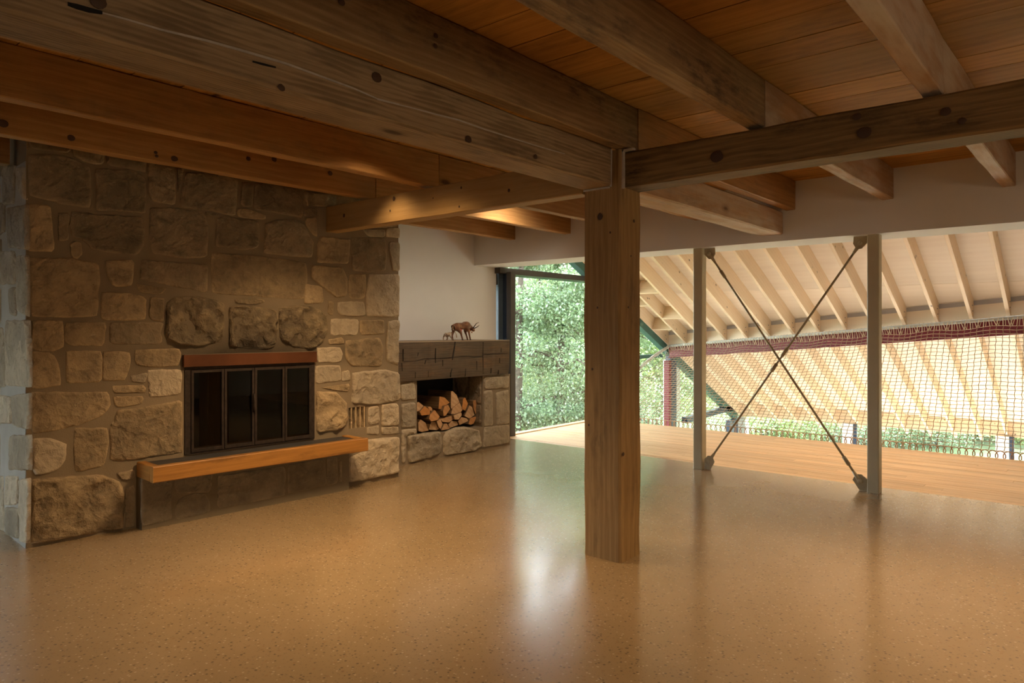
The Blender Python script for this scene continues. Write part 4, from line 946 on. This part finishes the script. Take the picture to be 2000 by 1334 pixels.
V = [cp(350,275), cp(335,275), cp(368,272), cp(380,265), cp(392,258), cp(400,264)]; Ed = [(0,1),(0,2),(2,3),(3,4),(4,5)]; R = [.018,.017,.019,.013,.013,.007]
for li, (b, c, d, y) in enumerate((((326,295),(322,312),(323,329),.012), ((345,298),(352,312),(350,329),-.012), ((365,295),(360,312),(352,328),.011), ((375,292),(386,308),(396,329),-.011))):
    k = len(V); V += [cp(*b, y), cp(*c, y), cp(*d, y)]; Ed += [(1 if li < 2 else 2, k), (k, k+1), (k+1, k+2)]; R += [.009, .006, .007]
skin_fig('body', V, Ed, R, M['calf'], calf)
for y in (.012, -.012): MB().tube([cp(388, 256, y), cp(382, 254, y*2.2)], [.006, .002], 6).obj('ear', M['calf'], calf, smooth=True)
MB().tube([cp(330, 270), cp(322, 280), cp(321, 300)], [.004, .003, .004], 6).obj('tail', M['horn'], calf, smooth=True)

# ================================================================== STEEL POSTS, X-BRACING
def steel_post(vc, label):
    r = root('steel_post', (7.11, vc, 0), label=label, cat='post', group='steel posts under the white beam')
    t = timber('shaft', (7.11, vc, 0), (7.11, vc, 2.367), .10, .115, M['steel'], r, up=(1, 0, 0), wav=0, cham=.008, seg=1)
    return r
steel_post(3.365, 'slim painted steel post left of the X-bracing')
steel_post(1.645, 'slim painted steel post right of the X-bracing')
brace = root('cross_bracing', (7.09, 2.5, 0), label='X-shaped steel rod bracing between the two steel posts', cat='bracing')
tl, br = Vector((7.095, 3.245, 2.30)), Vector((7.095, 1.765, .085)); tr, bl = Vector((7.115, 1.765, 2.30)), Vector((7.115, 3.265, .085))
for a, b, cpl in ((tl, br, (.10, .92)), (tr, bl, (.465, .535))):
    m = MB(); m.cyl(a, b, .0105, 10); rod = m.obj('rod', M['rod'], brace, smooth=True)
    d = (b-a).normalized()
    for q in cpl:
        p = a+(b-a)*q; m = MB(); m.cyl(p-d*.045, p+d*.045, .018, 10); m.obj('coupler', M['rod'], rod, smooth=True)
    for e, s in ((a, 1), (b, -1)):
        m = MB(); m.tube([e-d*.02*s, e+d*.03*s, e+d*.11*s], [.024, .020, .013], 10); m.obj('clevis', M['rod'], rod, smooth=True)
        m = MB(); m.cyl(e+Vector((-.022, 0, 0)), e+Vector((.022, 0, 0)), .022, 14); m.obj('pin', M['steel'], rod, smooth=True)
def gusset(pts):
    P = [Vector((7.105, v, z)) for v, z in pts]; fix(MB().prism([p-Vector((.006, 0, 0)) for p in P], (.012, 0, 0)).obj('gusset_plate', M['rod'], brace))
gusset([(3.307, 2.365), (3.19, 2.365), (3.185, 2.30), (3.215, 2.245), (3.26, 2.25), (3.307, 2.30)])
gusset([(1.703, 2.365), (1.82, 2.365), (1.825, 2.30), (1.795, 2.245), (1.75, 2.25), (1.703, 2.30)])
gusset([(3.307, .002), (3.24, .002), (3.195, .09), (3.22, .145), (3.265, .15), (3.307, .11)])
gusset([(1.703, .002), (1.77, .002), (1.83, .09), (1.805, .145), (1.755, .15), (1.703, .11)])

# ================================================================== RED BEAM, COLUMN AND NET
def line_pt(v, du=0, dz=0): u = beam_u(v); return Vector((u+du, v, roof_z(u)+dz))
A, B = line_pt(6.40, .06, -.135), line_pt(-4.15, .06, -.135)
rb = root('red_beam', A, label='dark red steel beam under the rafters, behind the net', cat='beam')
timber('web', A, B, .10, .21, M['red'], rb, wav=0, cham=.004, seg=1)
for dz in (-.10, .10): timber('flange', A+Vector((0, 0, dz)), B+Vector((0, 0, dz)), .16, .016, M['red'], rb, wav=0, cham=.002, seg=1)
o = timber('red_column', (12.14, 6.40, -2.7), (12.14, 6.40, .9), .12, .09, M['red'], up=(1, 0, 0), wav=0, cham=.008, seg=1)
tag(o, 'red steel column seen through the left end of the net', 'column')
net = root('safety_net', (9.9, 3, 0), label='knotted rope safety net from the deck edge up to a sloping tube', cat='net')
TV0, TV1 = 6.33, -1.6
def rail_pt(v): return line_pt(v, -.13, -.02)
MB().cyl(rail_pt(TV0+.03), rail_pt(TV1), .024, 12).obj('top_rail', M['rail'], net, smooth=True)
NC, NR = 108, 31
def net_pt(s, t):
    """s 0..1 along (left to right), t 0 at the deck edge, 1 near the rail"""
    vt = TV0+(TV1-TV0)*s; top = rail_pt(vt)+Vector((0, 0, -.10)); top.z += .014*math.sin(s*70)
    bot = Vector((9.905, 6.38+(TV1-.1-6.38)*s, .085))
    # the left edge is gathered and hangs in a curve towards the deck corner
    p = bot.lerp(top, t); sag = .06*math.sin(math.pi*t)
    p.z -= sag*.6; p.x += .01*math.sin(s*40+t*9)
    return p
m = MB()
cols = [[net_pt(min(1, max(0, (i+.035*(j % 2)*0)/NC)), j/NR) for j in range(NR+1)] for i in range(NC+1)]
def thin(pts, r):
    m.tube(pts, r, 3)
node = [[cols[i][j]+(cols[min(i+1, NC)][j]-cols[max(i-1, 0)][j]).normalized()*((.0045 if j % 2 else -.0045)+random.uniform(-.002, .002))+Vector((0, 0, (.002 if (i+j) % 2 else -.002))) for j in range(NR+1)] for i in range(NC+1)]
for i in range(NC+1): thin(node[i], .0042)
for j in range(NR+1): thin([node[i][j] for i in range(NC+1)], .0042)
tag(m.obj('mesh', M['rope'], net), kind='stuff')
# lacing over the rail
m = MB(); pts = []
nl = 150
for k in range(nl+1):
    s = k/nl; c = cols[min(NC, round(s*NC))][NR]; v = TV0+(TV1-TV0)*s; rp = rail_pt(v)
    pts += [c, rp+Vector((-.030, 0, -.004)), rp+Vector((0, -.012, .030)), rp+Vector((.030, -.02, 0)), c+Vector((.006, -.025, .004))]
m.tube(pts, .0055, 4); m.obj('upper_lacing', plain('lacing_rope', (.56, .43, .28), .9), net)
m = MB(); pts = []
for k in range(108*8+1):
    s = k/(108*8); q = k/8*2*math.pi; v = 6.38+(TV1-.1-6.38)*s
    pts.append(Vector((9.905, v+.030*math.sin(q), .042-.045*math.cos(q))))
m.tube(pts, .006, 4); m.obj('lower_lacing', plain('rust_rope', (.36, .20, .10), .9), net)
# gathered left edge: pale cords curving from the rail end down to the gable
m = MB()
e0 = rail_pt(TV0); e1 = on_v(1252, 708, 6.40); e2 = Vector((10.4, 6.41, .55)); e3 = Vector((9.92, 6.41, .03))
def bez(t): return e0*(1-t)**3 + e1*3*t*(1-t)**2 + e2*3*t*t*(1-t) + e3*t**3
edge = [bez(t/18) for t in range(19)]
for k in range(5): m.tube([p+Vector((.02*math.sin(i*.9+k*1.3), -.01+.012*math.cos(i*.9+k*1.3), .02*math.cos(i*1.1+k))) for i, p in enumerate(edge)], .009, 5)
m.obj('edge_cord', M['rope_white'], net)
m = MB()
for i in range(1, 18):
    for k in range(2): m.tube([edge[i]+Vector((0, 0, k*.03)), cols[0][max(0, min(NR, round(NR*(1-(i-k*.4)/18))))]], .003, 3)
tag(m.obj('edge_mesh', M['rope_white'], net), kind='stuff')

# ================================================================== OUTSIDE
def gz(u, v):
    rise = max(0, v-7.5)*.10; return -2.9+min(rise, 2.4)+.25*noise.noise(Vector((u*.15, v*.15, 1)))+max(0, u-24)*.05
nx, ny = 56, 56; vs_, fs = [], []
for i in range(nx+1):
    for j in range(ny+1):
        u = -6+70*i/nx; v = -22+78*j/ny; z = gz(u, v)
        if u < 16.4 and v < 7.2: z = min(z, -2.88)
        vs_.append((u, v, z))
for i in range(nx):
    for j in range(ny): a = i*(ny+1)+j; fs.append((a, a+ny+1, a+ny+2, a+1))
tag(link('floor_ground', pymesh('floor_ground', vs_, fs), M['ground'], smooth=True), kind='structure')
def leaves_mesh(name, C, Dn, size):
    """C centres (n,3), Dn leaf axes (n,3): folded pointed leaves, 4 corners each"""
    n = len(C); a = Dn/np.linalg.norm(Dn, axis=1, keepdims=True); b = np.cross(a, rng.normal(size=(n, 3))); b /= np.linalg.norm(b, axis=1, keepdims=True)
    s = size*rng.uniform(.6, 1.3, (n, 1)); c = np.cross(a, b)
    V = np.empty((n, 4, 3)); V[:, 0] = C; V[:, 1] = C+a*s*.5+b*s*.32+c*s*.08; V[:, 2] = C+a*s; V[:, 3] = C+a*s*.5-b*s*.32+c*s*.08
    me = bpy.data.meshes.new(name); me.vertices.add(4*n); me.vertices.foreach_set('co', V.reshape(-1)); me.loops.add(4*n); me.loops.foreach_set('vertex_index', np.arange(4*n)); me.polygons.add(n); me.polygons.foreach_set('loop_start', np.arange(0, 4*n, 4)); me.polygons.foreach_set('loop_total', np.full(n, 4))
    me.update(calc_edges=True); return me
def tree(u, v, h, spread, n, leafmat, label, size=.13, low=.25, trunk=.14, nb=14, bare=False):
    z0 = gz(u, v)-.1; r = root('tree', (u, v, z0), label=label, cat='tree', group='trees outside the glass')
    top = Vector((u+random.uniform(-.5, .5), v+random.uniform(-.5, .5), z0+h)); m = MB()
    tp = [Vector((u, v, z0)).lerp(top, q/6)+Vector((random.uniform(-.1, .1), random.uniform(-.1, .1), 0))*(q > 0) for q in range(7)]
    m.tube(tp, [trunk*(1-.85*q/6) for q in range(7)], 8); m.obj('trunk', M['trunk'], r, smooth=True)
    C, D = [], []; m = MB()
    for k in range(nb):
        t = low+(1-low)*(k+random.random())/nb; st = Vector((u, v, z0)).lerp(top, t); an = k*2.4+random.random(); L = spread*(1.15-.75*t)*random.uniform(.7, 1.1)
        dr = Vector((math.cos(an), math.sin(an), random.uniform(-.15, .45))); pts = []
        for q in range(7):
            s = q/6; p = st+dr*L*s+Vector((0, 0, -.25*L*s*s))+Vector(noise.noise_vector(Vector((k*3.1, s*2, u))))*.25*s*L*.5; pts.append(p)
        m.tube(pts, [trunk*.34*(1-.8*q/6) for q in range(7)], 5)
        thinner = bare and .26 < t < .50
        for _ in range(16 if thinner else 4):
            q = random.randint(1, 5); w = pts[q]+Vector((random.uniform(-1, 1), random.uniform(-1, 1), random.uniform(-.5, .5)))*L*.35; m.tube([pts[q], (pts[q]+w)/2+Vector((0, 0, .05)), w], [trunk*.13, trunk*.09, trunk*.03], 4)
        nn = n//nb; ncl = 11
        if thinner: nn //= 5
        for _ in range(ncl):
            q = random.uniform(.25, 1.08); i = min(5, int(q*6)); base = pts[i].lerp(pts[i+1], min(1.2, q*6-i))+Vector((random.gauss(0, .16), random.gauss(0, .16), random.gauss(0, .10)))*L*.7
            cc = rng.normal(size=(nn//ncl, 3))*np.array([.26, .26, .11])*L*.55+np.array(base); C.append(cc)
            dd = rng.normal(size=(nn//ncl, 3))+np.array([0, 0, -.5]); D.append(dd)
    m.obj('branches', M['trunk'], r, smooth=True)
    o = link('foliage', leaves_mesh('foliage', np.concatenate(C), np.concatenate(D), size), leafmat, r); tag(o, kind='stuff')
def at(x, t): q = ray(x, HY)*t; return q.x, q.y
LT = [(1012, 17, 8.5, 3.0, 16000, 'leaf_a', 'leafy tree close outside the gable glass, beside the dark mullion'), (1085, 19, 9.5, 3.4, 18000, 'leaf_b', 'broad pale tree filling the middle of the gable glass'),
      (1150, 17.5, 8, 2.8, 14000, 'leaf_a', 'tree outside the gable glass just behind the timber post'), (1225, 21, 9, 3.2, 15000, 'leaf_b', 'pale tree behind the timber post and the net edge'), (1300, 23, 9, 3.2, 15000, 'leaf_c', 'yellowish tree above the left end of the net'),
      (960, 21, 10, 3.2, 13000, 'leaf_b', 'tree at the narrow casement beside the white wall'), (1050, 26, 12, 4.2, 17000, 'leaf_c', 'tall yellowish tree far behind the gable trees'), (1180, 29, 13, 4.6, 17000, 'leaf_a', 'tall far tree behind the post'),
      (1380, 31, 10, 4, 14000, 'leaf_a', 'far tree seen between the brace and the left steel post'), (1500, 34, 9, 4, 14000, 'leaf_c', 'far bright tree below the eave near the crossing rods'), (1640, 33, 9, 4, 14000, 'leaf_b', 'far tree below the eave left of the right steel post'),
      (1790, 32, 9, 4, 14000, 'leaf_a', 'far tree below the eave right of the right steel post'), (1930, 33, 9, 4, 14000, 'leaf_b', 'far tree below the eave at the right edge'), (1120, 36, 15, 5, 15000, 'leaf_b', 'tallest tree in the far back')]
for x, t, h, sp, n, lm, lab in LT:
    u, v = at(x, t); tree(u, v, min(h, 8.5+.03*t), sp, int(n*(4.4 if t < 24 else 2.4)), M[lm], lab, bare=t < 20, size=.036+.0023*t, low=.12 if t < 30 else .05)
def shrub(u, v, h, n, lm, label, size=.075, name='shrub'):
    z0 = gz(u, v); r = root(name, (u, v, z0), label=label, cat=name, group=name+'s outside'); m = MB(); C, D = [], []
    for k in range(12):
        an = k*2.4; dr = Vector((math.cos(an)*.8, math.sin(an)*.8, 1.0)).normalized(); pts = [Vector((u, v, z0))+dr*h*q/4+Vector((0, 0, -.18*h*(q/4)**2)) for q in range(5)]
        m.tube(pts, [.018*(1-.2*q) for q in range(5)], 4)
        for q in range(1, 5):
            nn = n//48; C.append(rng.normal(size=(nn, 3))*h*.17+np.array(pts[q])); D.append(rng.normal(size=(nn, 3))+np.array([dr.x, dr.y, 0])*.8)
    m.obj('stems', M['trunk'], r); tag(link('foliage', leaves_mesh('foliage', np.concatenate(C), np.concatenate(D), size), M[lm], r), kind='stuff')
k = 0
places = ['at the foot of the dark mullion', 'low in the gable glass, left', 'low in the gable glass, middle', 'low in the gable glass, right', 'behind the timber post', 'behind the net edge', 'behind the red column', 'behind the pale post', 'under the brace', 'beside the corner post',
          'under the eave by the crossing rods', 'under the eave, left of the rod foot', 'under the eave, by the rod foot', 'under the eave behind the right steel post', 'under the eave right of the steel post', 'under the eave, middle of the right bay', 'under the eave, by the last mullion', 'at the far right under the eave']
for x, t in ((1000, 15), (1035, 14.5), (1075, 15.2), (1120, 14.8), (1170, 16), (1240, 17), (1290, 19), (1340, 21), (1390, 23), (1430, 25), (1490, 26), (1550, 25), (1610, 26.5), (1690, 25), (1760, 26), (1830, 25), (1910, 26), (1990, 25)):
    u, v = at(x, t); shrub(u, v, random.uniform(1.5, 2.2) if t < 18 else random.uniform(1.6, 2.4), 10000, ('fern', 'leaf_b', 'leaf_c')[k % 3], 'light green bushy shrub outside, '+places[k]); k += 1
gw = root('pale_band', (*at(1372, 30), -2.4), label='pale low horizontal band far outside behind the pale post', cat='wall')  # pale band of unknown kind, built as a low wall
u, v = at(1330, 30); u2, v2 = at(1420, 30)
zc = gz(u, v); A = Vector((u, v, -1.55)); B = Vector((u2, v2, -1.55)); timber('band_body', A, B, .3, .5, M['band_pale'], gw, wav=0, seg=1); timber('band_top', A+Vector((0, 0, .28)), B+Vector((0, 0, .28)), .4, .06, M['pale_post'], gw, wav=0, seg=1)
